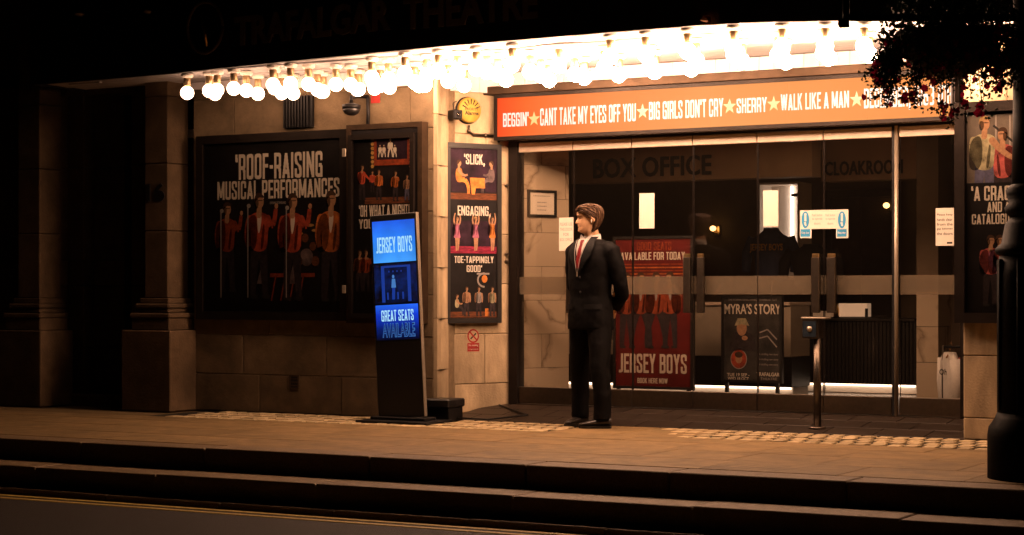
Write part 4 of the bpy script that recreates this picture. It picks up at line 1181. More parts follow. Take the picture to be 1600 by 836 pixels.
# ------------------------------------------------------------------ foyer behind the glass
def foyer():
    X0, X1, YB = -12.5, -2.2, 19.6
    m = MB(); m.box(X0, X1, YD + .07, YB, ZD - .08, ZD - .004, 'interior_floor'); m.build('foyer_floor', kind='structure')
    m = MB(); m.box(X0, X1, YB, YB + .1, ZD, 3.2, 'interior_wall'); m.build('foyer_back_wall', kind='structure')
    m = MB(); m.box(X0 - .1, X0, YD + 1, YB, ZD, 3.2, 'interior_wall'); m.build('foyer_left_wall', kind='structure')
    m = MB(); m.box(X1, X1 + .1, YD, YB, ZD, 3.2, 'interior_wall'); m.build('foyer_right_wall', kind='structure')
    m = MB(); m.box(X0, X1, YD + .1, YB, 2.62, 2.7, 'interior_ceiling'); m.build('foyer_ceiling', kind='structure')
    m = MB(); m.box(X0, A_.x - .1, YD + .3, YD + .5, ZD, 3.2, 'interior_wall'); m.build('foyer_front_wall', kind='structure')
    # marble wall running in from the left jamb
    p0, p1 = W(809, 600, Y=YD + .10), W(889, 600, Y=YD + .62)
    fr = Fr(p0.x, p0.y, math.atan2(p1.y - p0.y, p1.x - p0.x)); L = math.hypot(p1.y - p0.y, p1.x - p0.x)
    t = thing('marble_wall', 'pale veined marble tile wall just inside the left end of the doors', 'wall', fr, (L / 2, 0, ZD))
    m = MB(); m.box(0, L, .012, .12, ZD, 2.6, 'marble_back'); m.build('core', t)
    z = ZD; k = 0
    while z < 2.58:
        h = min(.305, 2.6 - z); cut = [0, L * (.42 if k % 2 else 0.42 + .0), L] if k % 3 else [0, L * .5, L]
        if k % 2: cut = [0, L * .46, L]
        else: cut = [0, L * .93, L] if k % 4 else [0, L * .08, L]
        for a, b in zip(cut, cut[1:]):
            off = Vector(((a + b) / 2, 0, z)); m = MB(); m.box(a + .0015, b - .0015, 0, .012, z + .0015, z + h - .0015, 'marble', .0008)
            o = bpy.data.objects.new('marble_tile', m.mesh('marble_tile', off)); COL.objects.link(o); o.parent = t; o.location = off - OFF[t.name]
        z += h; k += 1
    # framed certificate on it
    x0, x1, z0, z1 = fr.rect(825.5, 870, 297, 339, -.02)
    c = thing('framed_notice', 'black framed notice hanging on the marble wall', 'picture frame', fr, ((x0 + x1) / 2, 0, z0))
    m = MB(); frame_ring(m, x0, x1, z0, z1, .022, -.022, 0, 'black_satin'); m.build('frame', c)
    m = MB(); m.box(x0 + .02, x1 - .02, -.008, -.001, z0 + .02, z1 - .02, 'paper'); m.build('sheet', c)
    for i, s in enumerate(('Fire safety and admission', 'Admission to this theatre is', 'subject to the conditions', 'displayed at the box office')):
        h = (z1 - z0); ww = .16 if i else .3; cc = (x0 + x1) / 2; zz = z1 - h * (.22 + (.14 * i + .1 if i else 0))
        text('', c, (0, 0, 0, 0), 0, 'ink_grey') if False else None
        m = MB()
        a = cc - (x1 - x0) * ww; b = cc + (x1 - x0) * ww
        q = a
        while q < b:
            e = q + R.uniform(.006, .018); m.rect(q, min(e, b), zz - .004, zz + .004, -.0095, 'ink_grey'); q = e + .005
        m.build('printed_line', c)
    # fascias with raised names
    for nm, pxs, pys, Y, txt, tb in (('box_office_fascia', (893, 1268), (228, 281), 17.2, 'BOX OFFICE', (928, 1112, 245, 276)), ('cloakroom_fascia', (1284, 1442), (214, 281), 18.0, 'CLOAKROOM', (1290, 1411, 251, 273))):
        f = Fr(0, Y, 0); x0, x1 = f.u(pxs[0]), f.u(pxs[1]); z0 = f.z(sum(pxs) / 2, pys[1])
        t = thing(nm, 'brown bulkhead inside the doors with dark raised letters reading ' + txt, 'sign', f, ((x0 + x1) / 2, 0, z0))
        m = MB(); m.box(x0, x1, 0, .25, z0, 2.619, 'interior_fascia'); m.build('board', t)
        text(txt, t, f.rect(*tb), -.02, 'ink_black', .018, .018, 'raised_lettering', 1.05)
    # counters with light strips under them
    emit('led_warm', (1, .72, .52), 5.0)
    for nm, lab, pxs, ytop, Y, panel in (('box_office_counter', 'long dark box office counter with a glowing strip beneath, behind the posters', (842, 1236), 472, 17.0, True), ('cloakroom_counter', 'black ribbed counter with a glowing strip beneath, under the cloakroom sign', (1252, 1431), 497, 18.0, False)):
        f = Fr(0, Y, 0); x0, x1 = f.u(pxs[0]), f.u(pxs[1]); zt = f.z(sum(pxs) / 2, ytop)
        t = thing(nm, lab, 'counter', f, ((x0 + x1) / 2, .3, ZD))
        m = MB(); m.box(x0, x1, -.03, .6, zt - .03, zt, 'counter_top' if panel else 'counter_black', .004); m.build('worktop', t)
        zk = ZD + .09
        if panel:
            n = 8; w = (x1 - x0) / n; zm = f.z(1100, 556)
            for k in range(n):
                m = MB(); m.box(x0 + k * w + .003, x0 + (k + 1) * w - .003, 0, .5, zm, zt - .031, 'interior_panel', .004); m.build('front_panel', t)
            m = MB(); m.box(x0, x1, .02, .5, zk, zm - .002, 'counter_black'); m.build('lower_body', t)
        else:
            m = MB(); m.box(x0, x1, .02, .5, zk, zt - .031, 'counter_black'); m.build('body', t)
            k = x0
            while k < x1 - .02:
                m = MB(); m.box(k + .004, k + .034, 0, .022, zk, zt - .032, 'counter_black', .003); m.build('rib', t); k += .038
        m = MB(); m.box(x0 + .02, x1 - .02, .10, .5, ZD + .002, zk, 'white_card'); m.build('plinth', t)
        m = MB(); m.box(x0 + .03, x1 - .03, .06, .085, zk - .022, zk - .003, 'led_warm'); m.build('light_strip', t)
    # merchandise alcove with a light strip
    f = Fr(0, 18.9, 0); a = f.rect(1187, 1246, 288, 434)
    t = thing('display_alcove', 'brightly lit white display alcove with a vertical light strip, behind the doors', 'alcove', f, ((a[0] + a[1]) / 2, .2, a[2]))
    m = MB(); m.box(a[0], a[1], .34, .36, a[2], a[3], 'white_card'); m.build('back_panel', t)
    m = MB(); m.box(a[0] - .02, a[0], 0, .36, a[2], a[3], 'white_card'); m.build('side_panel', t)
    m = MB(); m.box(a[1], a[1] + .02, 0, .36, a[2], a[3], 'white_card'); m.build('side_panel', t)
    m = MB(); m.box(a[0] - .02, a[1] + .02, 0, .36, a[3], a[3] + .02, 'white_card'); m.build('top_panel', t)
    m = MB(); m.box(a[0] - .02, a[1] + .02, 0, .36, a[2] - .02, a[2], 'white_card'); m.build('shelf', t)
    u = f.u(1231, .2); emit('led_strip', (1, .80, .68), 7.0)
    m = MB(); m.box(u - .009, u + .009, .30, .335, a[2] + .25, a[3] - .01, 'led_strip'); m.build('light_strip', t)
    m = MB(); u2 = f.u(1240, .2); m.box(u2 - .03, u2 + .04, .2, .34, a[3] - .12, a[3] - .09, 'black_metal'); m.build('bracket', t)
    notice('blank white sheet taped to the glass in front of the lit alcove', (1192.5, 1216, 297.5, 354), [], blank=True)
    # mannequins
    def mannequin(px, ptop, pbot, Y, cloth, label, txt=None, sc=1.0):
        f = Fr(0, Y, 0); u, zb = f.uz(px, pbot); zt = f.z(px, ptop); h = zt - zb
        t = thing('display_mannequin', label, 'mannequin', f, (u, 0, zb))
        w = .21 * sc
        prof = [(.0, w * .80, .11), (.15, w * .78, .11), (.40, w * .84, .12), (.62, w * 1.0, .12), (.76, w * .98, .10), (.84, w * .6, .08), (.90, w * .42, .06), (.95, w * .36, .055)]
        m = MB(); n = 20; vs, fs = [], []
        for (q, ra, rb) in prof:
            for i in range(n): aa = 2 * math.pi * i / n; vs.append((u + ra * math.cos(aa), rb * math.sin(aa), zb + q * h))
        for j in range(len(prof) - 1):
            for i in range(n): fs.append([j * n + i, j * n + (i + 1) % n, (j + 1) * n + (i + 1) % n, (j + 1) * n + i])
        fs.append([(len(prof) - 1) * n + i for i in range(n)]); m.add(vs, fs, cloth, True); m.build('torso', t)
        for s in (-1, 1):
            m = MB(); m.tube([(u + s * w * .9, 0, zb + h * .76), (u + s * w * 1.25, 0, zb + h * .5), (u + s * w * 1.25, -.03, zb + h * .15)], [.065 * sc, .055 * sc, .045 * sc], cloth, 10); m.build('sleeve', t)
        m = MB(); m.lathe([(.015, zb - .5), (.015, zb)], (u, 0, 0), 'steel_dark', 8); m.build('stand', t)
        m = MB(); m.lathe([(.12, zb - .51), (.12, zb - .5)], (u, 0, 0), 'steel_dark', 16); m.build('stand_base', t)
        if txt: text(txt, t, (u - w * .85, u + w * .85, zb + h * .50, zb + h * .66), -.135, 'ink_gold', .03, 0, 'shirt_print')
    mannequin(1205, 352, 438, 18.3, 'navy_cloth', 'dark blue top reading JERSEY BOYS on a display torso by the lit alcove', 'JERSEY BOYS')
    mannequin(1268, 378, 445, 18.2, 'black_cloth', 'black display torso standing behind the push-button sign', None, 1.1)
    # things on the cloakroom counter
    f = Fr(0, 18.2, 0); a = f.rect(1310, 1355, 474, 495)
    emit('lit_box', (1, .62, .38), .32, (.7, .6, .5))
    t = thing('lit_tray', 'small glowing cream box standing on the black counter', 'box', f, ((a[0] + a[1]) / 2, 0, a[2]))
    m = MB(); m.box(a[0], a[1], 0, .12, a[2], a[3], 'lit_box', .004); m.build('body', t)
    m = MB(); m.box(a[1] - .02, a[1] + .005, -.01, .01, a[2], a[3] - .05, 'black_metal'); m.build('clip', t)
    u, z = f.uz(1307, 495); m = MB(); m.lathe([(.028, z), (.03, z + .07), (.026, z + .09), (.012, z + .11), (.012, z + .14)], (u, 18.2, 0), 'brass', 12)
    grounded('bottle', m, 'small amber bottle beside the glowing box on the counter', 'bottle')
    a = f.rect(1268, 1306, 486, 495)
    m = MB(); m.box(a[0], a[1], 18.2, 18.4, a[2], a[3], 'paper', .003); grounded('leaflet_stack', m, 'low stack of pale leaflets on the black counter', 'leaflets')
    # marble column and clothes rail on the right
    f = Fr(0, 17.5, 0); x0, x1 = f.u(1432), f.u(1466)
    t = thing('marble_column', 'pale marble pier inside the doors right of the black counter', 'column', f, ((x0 + x1) / 2, 0, ZD))
    m = MB(); m.box(x0 + .01, x1 - .01, .01, .4, ZD, 2.61, 'marble_back'); m.build('core', t)
    z = ZD; zt = 1.06
    while z < zt:
        m = MB(); off = Vector(((x0 + x1) / 2, 0, z)); m.box(x0, x1, 0, .42, z + .0015, z + .33, 'marble', .001); o = bpy.data.objects.new('marble_tile', m.mesh('marble_tile', off)); COL.objects.link(o); o.parent = t; o.location = off - OFF[t.name]; z += .333
    m = MB(); m.box(x0, x1, 0, .42, z, 2.61, 'interior_wall'); m.build('upper_shaft', t)
    f = Fr(0, 16.0, 0)
    u0, u1 = f.u(1474), f.u(1530); zr = f.z(1485, 542)
    t = thing('clothes_rail', 'low dark clothes rail behind the glass next to the stone pier', 'clothes rail', f, ((u0 + u1) / 2, 0, ZD))
    m = MB(); m.tube([(u0, 0, zr), (u1, 0, zr)], .012, 'black_metal', 8); m.build('bar', t)
    for u in (u0, u1):
        m = MB(); m.tube([(u, 0, ZD), (u, 0, zr + .01)], .014, 'steel_dark', 8); m.build('upright', t)
        m = MB(); m.box(u - .02, u + .02, -.2, .2, ZD, ZD + .025, 'black_metal'); m.build('foot', t)
    def jumper(px, y, cloth, label, txt):
        u = f.u(px); zt = zr - .015
        t = thing('hanging_jumper', label, 'jumper', f, (u, y, zt - .55))
        m = MB(); m.tube([(u, y, zt + .04), (u + .012, y, zt + .06), (u + .02, y, zt + .03), (u, y, zt), (u, y, zt - .03)], .004, 'wood', 6); m.tube([(u - .02, y + .16, zt - .07), (u, y, zt - .03), (u + .02, y - .16, zt - .07)], .008, 'wood', 6); m.build('hanger', t)
        a = rad(58); cs, sn = math.cos(a), math.sin(a)
        prof = [(0, .07, .05), (.03, .16, .055), (.08, .215, .06), (.25, .20, .055), (.42, .195, .05), (.46, .18, .045)]
        n = 18; vs, fs = [], []
        for (q, ra, rb) in prof:
            for i in range(n):
                b = 2 * math.pi * i / n; rr = 1 + .05 * math.sin(3 * b + q * 20); lx, ly = ra * math.cos(b) * rr, rb * math.sin(b) * rr
                vs.append((u + lx * cs - ly * sn, y + lx * sn * -1 - ly * cs, zt - .03 - q))
        for j in range(len(prof) - 1):
            for i in range(n): fs.append([j * n + i, (j + 1) * n + i, (j + 1) * n + (i + 1) % n, j * n + (i + 1) % n])
        fs.append(list(range(n))); fs.append([(len(prof) - 1) * n + i for i in range(n)][::-1])
        m = MB(); m.add(vs, fs, cloth, True); fixn(m.build('body', t))
        for s in (-1, 1):
            m = MB(); m.tube([(u + s * .19 * cs, y - s * .19 * sn, zt - .09), (u + s * .235 * cs, y - s * .235 * sn, zt - .28), (u + s * .22 * cs, y - s * .22 * sn, zt - .5)], [.055, .05, .034], cloth, 10, flat=.7); m.build('sleeve', t)
        if txt: text(txt, t, (u - .06, u + .02, zt - .22, zt - .17), y - .10, 'ink_black', .02, 0, 'printed_logo')
    jumper(1484, 0, 'white_cloth', 'white jumper with black script hanging behind the glass by the pier', 'Oh!')
    jumper(1512, .06, 'pink_cloth', 'dull pink jumper hanging behind the white one', None)
    # wall lamps
    emit('wall_lamp_glow', (1, .55, .18), 5.0)
    for lab, px, py, Y in (('small amber wall lamp glowing behind the door leaves, above the black poster', 1114, 357, 19.45), ('small amber wall lamp glowing beyond the right door post', 1385, 321, 19.45)):
        v = W(px, py, Y=Y); t = thing('wall_lamp', lab, 'wall lamp', base=v)
        m = MB(); m.box(v.x - .03, v.x + .03, v.y + .10, v.y + .14, v.z - .07, v.z + .03, 'brass'); m.build('bracket', t)
        m = MB(); m.ellipsoid(v, .035, .035, .03, 'wall_lamp_glow', 12, 8); m.build('lamp_glass', t)
        m = MB(); m.tube([(v.x, v.y + .12, v.z - .04), (v.x, v.y + .02, v.z - .045), (v.x, v.y, v.z - .03)], .008, 'brass', 6); m.build('arm', t)
    # dark door opening and ceiling strip
    f = Fr(0, 19.55, 0); a = f.rect(1300, 1392, 308, 615)
    t = thing('inner_doors', 'dark inner doorway at the back of the foyer', 'door', f, ((a[0] + a[1]) / 2, 0, ZD))
    m = MB(); m.box(a[0], (a[0] + a[1]) / 2 - .004, 0, .04, ZD, a[3], 'timber_door'); m.build('leaf', t)
    m = MB(); m.box((a[0] + a[1]) / 2 + .004, a[1], 0, .04, ZD, a[3], 'timber_door'); m.build('leaf', t)
    m = MB(); frame_ring(m, a[0] - .08, a[1] + .08, ZD - .1, a[3] + .08, .08, -.03, .04, 'bronze_dark'); m.build('frame', t)
    emit('cove_glow', (1, .62, .38), 9.0)
    c = W(1340, 205, z=2.60); t = thing('ceiling_strip', 'warm light strip along the foyer ceiling just inside the right doors', 'strip light', base=(c.x, YD + .75, 2.6))
    m = MB(); m.box(DOOR.u(1240), DOOR.u(1500), YD + .70, YD + .76, 2.585, 2.617, 'bronze_dark'); m.build('housing', t)
    m = MB(); m.box(DOOR.u(1242), DOOR.u(1498), YD + .765, YD + .80, 2.60, 2.616, 'cove_glow'); m.build('light_strip', t)
foyer()
def downlights():  # all but the one above the alcove are added to brighten the foyer
    emit('downlight_glow', (1, .60, .33), 120.0)
    for k, (px, Y, lab) in enumerate(((985, 16.3, 'added ceiling downlight inside the doors, brightening the box office letters'), (1110, 16.3, 'added ceiling downlight inside the doors, above the black poster stand'), (1237, 16.4, 'recessed ceiling downlight inside the doors, above the lit alcove'), (1345, 16.9, 'added ceiling downlight inside the doors, brightening the cloakroom letters'))):
        v = W(px, 200, Y=Y); t = thing('ceiling_downlight', lab, 'downlight', base=(v.x, v.y, 2.60), group='foyer downlights')
        m = MB(); m.lathe([(.050, 2.6185), (.062, 2.612), (.062, 2.604), (.040, 2.600), (.040, 2.6185)], (v.x, v.y, 0), 'steel', 20); m.build('trim_ring', t)
        m = MB(); m.lathe([(.038, 2.6185), (.038, 2.608), (.010, 2.606)], (v.x, v.y, 0), 'downlight_glow', 16); m.build('lamp_glass', t)
downlights()
def stand_poster(name, label, r4, Y, bg):
    f = Fr(0, Y, 0); x0, x1, z0, z1 = f.rect(*r4)
    t = thing(name, label, 'poster stand', f, ((x0 + x1) / 2, 0, ZD))
    m = MB(); frame_ring(m, x0, x1, z0, z1, .025, -.02, .03, 'black_satin'); m.build('frame', t)
    m = MB(); m.box(x0 + .02, x1 - .02, -.008, .02, z0 + .02, z1 - .02, bg); m.build('poster_sheet', t)
    for u in (x0 + .05, x1 - .05):
        m = MB(); m.box(u - .015, u + .015, -.015, .02, ZD, z0, 'black_satin'); m.build('leg', t)
        m = MB(); m.box(u - .02, u + .02, -.14, .14, ZD, ZD + .012, 'black_satin'); m.build('foot', t)
    return t, f
t, f = stand_poster('red_poster_stand', 'tall red poster stand reading JERSEY BOYS inside the glass doors', (959, 1084, 369, 608), 15.65, 'poster_red')
y = -.0105
r = lambda a, b, c, d: f.rect(a, b, c, d, y)
block('GOOD SEATS', t, r(995, 1049, 378, 391), y, 'ink_stage_red'); block('AVAILABLE FOR TODAY', t, r(970, 1070, 394, 406), y, 'ink_cream')
block('JERSEY BOYS', t, r(966, 1073, 553, 583), y, 'ink_cream'); block('BOOK HERE NOW', t, r(996, 1043, 591, 599), y, 'ink_cream')
m = MB()
for k in range(5): q = r(970, 1076, 412 + 5 * k, 414 + 5 * k); m.rect(*q, y - .0002, 'ink_jacket_orange' if k % 2 else 'ink_stage_red')
m.build('printed_steps', t)
for px, kw in ((980, dict(pose='point')), (1002, dict(pose='wide')), (1026, dict(pose='wide')), (1048, dict(pose='point', face=-1))):
    u, z = f.uz(px, 543); m = MB(); person2d(m, u, z, .68, y - .001 - .0015 * (px % 4), jacket='ink_stage_red', shirt='ink_grey', **kw); m.build('printed_singer', t)
t, f = stand_poster('black_poster_stand', 'black poster stand reading MYRA\u2019S STORY inside the glass doors', (1128, 1223, 462, 598), 16.3, 'poster_teal')
text('MYRA\u2019S STORY', t, r(1132, 1220, 475, 491), y, 'ink_cream', .02); text('THE INTERNATIONAL AWARD-WINNING HIT PLAY', t, r(1138, 1214, 466, 470), y, 'ink_grey', .01)
text('TUE 19 SEP -', t, r(1136, 1171, 583, 588), y, 'ink_cream', .02); text('WED 18 OCT', t, r(1137, 1170, 589, 594), y, 'ink_cream', .02)
text('TRAFALGAR', t, r(1182, 1218, 582, 588), y, 'ink_cream', .02); text('THEATRE', t, r(1188, 1214, 590, 594), y, 'ink_grey', .01)
for k in range(3): text('A thrilling new story', t, r(1186, 1216, 552 + 8 * k, 556 + 8 * k), y, 'ink_grey', .01)
m = MB(); u, z = f.uz(1158, 528)
m.poly([(u - .13, z - .12), (u + .16, z - .12), (u + .13, z + .02), (u + .04, z + .07), (u - .07, z + .05)], y, 'ink_trouser'); m.disc(u + .01, z + .09, .05, .07, y - .0004, 'ink_skin', 18)
m.poly([(u - .06, z + .11), (u - .03, z + .18), (u + .05, z + .18), (u + .085, z + .11), (u + .01, z + .125)], y - .0008, 'ink_shirt'); m.disc(u + .04, z + .0, .03, .022, y - .0006, 'ink_skin', 10); m.build('printed_portrait', t)
m = MB(); u, z = f.uz(1155, 561); m.disc(u, z, .082, .092, y, 'ink_grey', 24); m.disc(u, z, .074, .084, y - .0003, 'ink_jacket', 24); m.disc(u, z + .005, .034, .046, y - .0006, 'ink_skin', 18); m.disc(u, z + .04, .04, .028, y - .0008, 'ink_hair', 14); m.build('printed_roundel', t)
m = MB(); u, z = f.uz(1200, 520); m.limb([(u - .08, z), (u, z + .03), (u + .09, z - .06)], [.006, .006, .006], y, 'ink_grey'); m.limb([(u - .08, z - .05), (u, z - .03), (u + .09, z - .13)], [.006, .006, .006], y, 'ink_grey'); m.build('printed_bridge', t)

# ------------------------------------------------------------------ digital kiosk leaning by the wall
def kiosk():
    v = W(628, 652, z=.0); v.y = 13.52; v.x = Fr(0, 13.52, 0).u(629)
    f = Fr(v.x, v.y, rad(1))
    t = thing('digital_kiosk', 'tall black digital totem with three glowing blue screens, leaning on its base', 'display kiosk', f, (0, 0, 0))
    tilt = rad(-2.9)
    def tp(o): o.matrix_local = Matrix.Translation((0, 0, .045)) @ Matrix.Rotation(tilt, 4, 'Y'); return o
    w, h, d = .225, 1.70, .05
    m = MB(); m.box(-.33, .36, -.22, .22, .0, .022, 'black_metal', .006); m.build('base_plate', t)
    m = MB(); m.box(-.26, .27, -.10, .10, .0225, .047, 'black_metal', .006); m.build('base_block', t)
    m = MB(); m.box(-w, w, -d / 2, d / 2, 0, h, 'black_satin', .006); tp(m.build('body', t))
    m = MB(); m.box(w + .0005, w + .010, -d / 2 - .003, d / 2 - .01, 0, h, 'steel', .003); tp(m.build('edge_trim', t))
    y = -d / 2 - .002
    zz = lambda py: (650 - py) / 311 * h
    X0, X1 = -w + .022, w - .012
    screen_mat('screen_top', [(0, (.06, .36, 1.0)), (.35, (.03, .28, 1.0)), (1, (.012, .10, .75))], 1.0, 2, zz(413), zz(349), 3., .25)
    screen_mat('screen_bottom', [(0, (.0, .001, .01)), (.3, (.0, .01, .12)), (.7, (.004, .04, .62)), (1, (.02, .15, 1.0))], .9, 2, zz(532), zz(478), 3., .2)
    screen_mat('screen_middle', [(0, (.0, .002, .015)), (.5, (.001, .008, .06)), (1, (.001, .004, .03))], 1., 2, zz(476), zz(415), 16., .95)
    for nm, a, b, mt in (('screen', 349, 413, 'screen_top'), ('screen', 415.5, 475.5, 'screen_middle'), ('screen', 478, 532, 'screen_bottom')):
        m = MB(); m.box(X0, X1, y, y + .004, zz(b), zz(a), mt); tp(m.build(nm, t))
    emit('screen_white', (.42, .78, 1.0), .95, (.01, .01, .01)); emit('screen_blue', (.012, .06, .45), .6, (.01, .01, .01)); emit('screen_pale', (.10, .34, .9), .55, (.01, .01, .01))
    tp(block('JERSEY BOYS', t, (X0 + .03, X1 - .03, zz(398), zz(374)), y - .002, 'screen_white', 'screen_lettering'))
    tp(block('GREAT SEATS', t, (X0 + .055, X1 - .045, zz(503), zz(486)), y - .002, 'screen_white', 'screen_lettering', .09))
    tp(text('AVAILABLE', t, (X0 + .06, X1 - .035, zz(528), zz(506)), y - .002, 'screen_pale', .03, 0, 'screen_lettering'))
    emit('screen_cut', (.001, .01, .11), .8, (.01, .01, .01)); tp(text('AVAILABLE', t, (X0 + .065, X1 - .04, zz(527), zz(507)), y - .003, 'screen_cut', -.004, 0, 'screen_lettering'))
    m = MB()
    for u in (X0 + .09, X1 - .07): m.rect(u - .02, u + .012, zz(474), zz(418), y - .0015, 'screen_blue')
    m.rect(X0 + .09, X1 - .07, zz(421), zz(418), y - .0016, 'screen_blue'); tp(m.build('screen_stage', t))
    m = MB(); c = (X0 + X1) / 2 - .02; m.disc(c, zz(435), .012, .016, y - .002, 'screen_pale', 10); m.poly([(c - .022, zz(452)), (c + .024, zz(452)), (c + .018, zz(438.5)), (c - .014, zz(438.5))], y - .002, 'screen_pale'); m.limb([(c, zz(452)), (c - .004, zz(470))], [.016, .012], y - .002, 'screen_blue')
    for k in range(4): m.disc(c - .04 + .04 * k, zz(427), .007, .009, y - .002, 'screen_blue', 8); m.limb([(c - .06 + .05 * k, zz(470)), (c - .06 + .05 * k, zz(459))], [.008, .008], y - .002, 'screen_blue')
    tp(m.build('screen_performers', t, 'stuff'))
    # weight box and cable behind it
    b = MB(); x = Fr(0, 13.8, 0).u(687); b.box(x - .12, x + .14, 13.72, 13.95, .004, .12, 'black_metal', .008); b.box(x - .10, x + .15, 13.70, 13.97, .1205, .19, 'black_satin', .01)
    grounded('weight_box', b, 'low black box on the ground behind the blue-screen kiosk', 'box')
    c = MB(); c.tube([(x + .14, 13.85, .03), (x + .35, 14.0, .012), (x + .6, 14.25, .045), (B_.x - .03, YD - .15, .09)], .008, 'black_metal', 6)
    grounded('power_cable', c, 'thin black cable running along the ground from the kiosk to the doors', 'cable')
kiosk()

# ------------------------------------------------------------------ small fittings on the stone
def fittings():
    f = SPLAY
    u, z = f.uz(734, 172, -.05); b = thing('alarm_bell', 'round yellow alarm bell reading Alarms on the stone above the narrow poster', 'alarm', f, (u, 0, z))
    m = MB(); m.lathe([(.112, .0), (.112, -.05), (.104, -.066), (.03, -.074)], (u, -.001, z), 'alarm_yellow', 28, 'y'); m.build('dome', b)
    m = MB(); m.lathe([(.119, .0), (.119, -.02), (.113, -.022)], (u, -.0005, z), 'black_metal', 28, 'y'); m.build('rim', b)
    text('PRIORITY', b, (u - .06, u + .07, z - .005, z + .018), -.076, 'ink_black', .01); text('Alarms', b, (u - .065, u + .075, z - .045, z - .012), -.076, 'ink_black', .03)
    for k in range(7):
        a = rad(20 + 23 * k); m = MB(); m.limb([(u + .05 * math.cos(a), z + .05 * math.sin(a)), (u + .095 * math.cos(a), z + .095 * math.sin(a))], [.004, .006], -.0735, 'ink_black'); m.build('printed_ray', b)
    u, z = f.uz(707, 180, -.06); c = thing('wall_camera', 'small black box camera beside the yellow alarm bell', 'camera', f, (u, 0, z - .05))
    m = MB(); m.box(u - .045, u + .045, -.16, -.05, z - .04, z + .04, 'black_metal', .008); m.build('housing', c)
    m = MB(); m.box(u - .015, u + .015, -.05, 0, z - .015, z + .015, 'black_metal'); m.build('bracket', c)
    m = MB(); m.lathe([(.022, -.162), (.022, -.160)], (u, 0, z), 'case_glass', 12, 'y'); m.build('lens', c)
    m = MB(); m.tube([(u + .02, -.05, z + .04), (u + .03, -.02, z + .11), (u + .07, -.01, z + .13)], .005, 'black_metal', 6); m.build('lead', c)
    p = MB(); q = [f.uz(731, 196), f.uz(731, 205), f.uz(738, 211), f.uz(779, 213)]
    ca, sa = math.cos(f.a), math.sin(f.a); w = lambda uu, yy, zz: (f.x + uu * ca - yy * sa, f.y + uu * sa + yy * ca, zz)
    p.tube([w(a, -.018, b_) for a, b_ in q], .012, 'steel_dark', 8)
    for a, b_ in (q[1], f.uz(757, 212)): p.ellipsoid(w(a, -.018, b_), .02, .02, .02, 'steel_dark', 8, 6)
    grounded('conduit', p, 'thin metal conduit under the alarm bell running to the orange sign', 'pipe')
    # no smoking sign
    u, z = f.uz(739, 525); n = thing('no_smoking_sign', 'small red and white no-smoking sticker low on the pale stone', 'sign', f, (u, 0, f.z(739, 549)))
    m = MB(); m.disc(u, z, .060, .062, -.004, 'ink_red', 24); m.disc(u, z, .046, .048, -.0045, 'stone', 24); m.build('ring', n)
    m = MB(); m.limb([(u - .034, z + .034), (u + .034, z - .034)], [.007, .007], -.0055, 'ink_red'); m.limb([(u - .028, z - .026), (u + .03, z + .024)], [.006, .006], -.0052, 'ink_black'); m.build('pictogram', n)
    a = f.rect(730, 748.5, 536, 549); m = MB(); m.rect(*a, -.004, 'ink_red'); m.build('label', n)
    text('No smoking', n, (a[0] + .012, a[1] - .012, a[3] - .032, a[3] - .01), -.0055, 'ink_cream', .01); text('It is against the law', n, (a[0] + .012, a[1] - .012, a[2] + .012, a[2] + .025), -.0055, 'ink_cream', .0)
    for k, (py, zz) in enumerate(((290, .0), (397, 0), (408, 0))):
        u0, z0 = f.uz(790, py); m = MB(); m.lathe([(.012, 0), (.012, -.03), (.007, -.034)], (0, 0, 0), 'steel_dark', 10, 'y')
        o = bpy.data.objects.new('wall_bolt', m.mesh('wall_bolt')); COL.objects.link(o); o.location = w(u0, 0, z0); o.rotation_euler = (0, 0, f.a)
        tag(o, '%s small metal bolt in the stone right of the narrow poster' % ('top', 'middle', 'lowest')[k], 'bolt', 'wall bolts')
    # dome camera on a bracket, grille, red sticker on the street wall
    f = FRONT
    u, z = f.uz(549, 172, -.2); c = thing('dome_camera', 'black dome camera on a bracket below the bulbs, above the two posters', 'camera', f, (u, 0, z))
    m = MB(); m.ellipsoid((u, -.2, z), .075, .075, .05, 'black_satin', 18, 10); m.build('dome', c)
    m = MB(); m.lathe([(.08, z + .01), (.08, z + .045), (.03, z + .06)], (u, -.2, 0), 'black_metal', 18); m.build('housing', c)
    m = MB(); m.tube([(u, -.2, z + .06), (u, -.2, z + .11), (u + .02, -.1, z + .13), (u + .04, 0, z + .13)], .018, 'black_metal', 8); m.build('arm', c)
    m = MB(); m.tube([(u + .05, -.02, z + .13), (u + .055, -.02, z - .02), (u + .05, -.02, z - .14)], .016, 'black_metal', 8); m.build('cable_pipe', c)
    a = f.rect(446, 491, 150, 200); g = thing('wall_grille', 'dark ribbed grille in the stone above the widest poster', 'grille', f, ((a[0] + a[1]) / 2, 0, a[2]))
    m = MB(); m.box(a[0], a[1], -.03, .0, a[2], a[3], 'black_metal'); m.build('back', g)
    k = a[0] + .01
    while k < a[1] - .02:
        m = MB(); m.box(k, k + .014, -.05, -.03, a[2] + .005, a[3] - .005, 'black_metal'); m.build('rib', g); k += .032
    a = f.rect(580, 594, 148, 161); m = MB(); m.box(a[0], a[1], YF - .004, YF - .0005, a[2], a[3], 'ink_red'); grounded('red_sticker', m, 'small red label high on the stone under the bulbs', 'label')
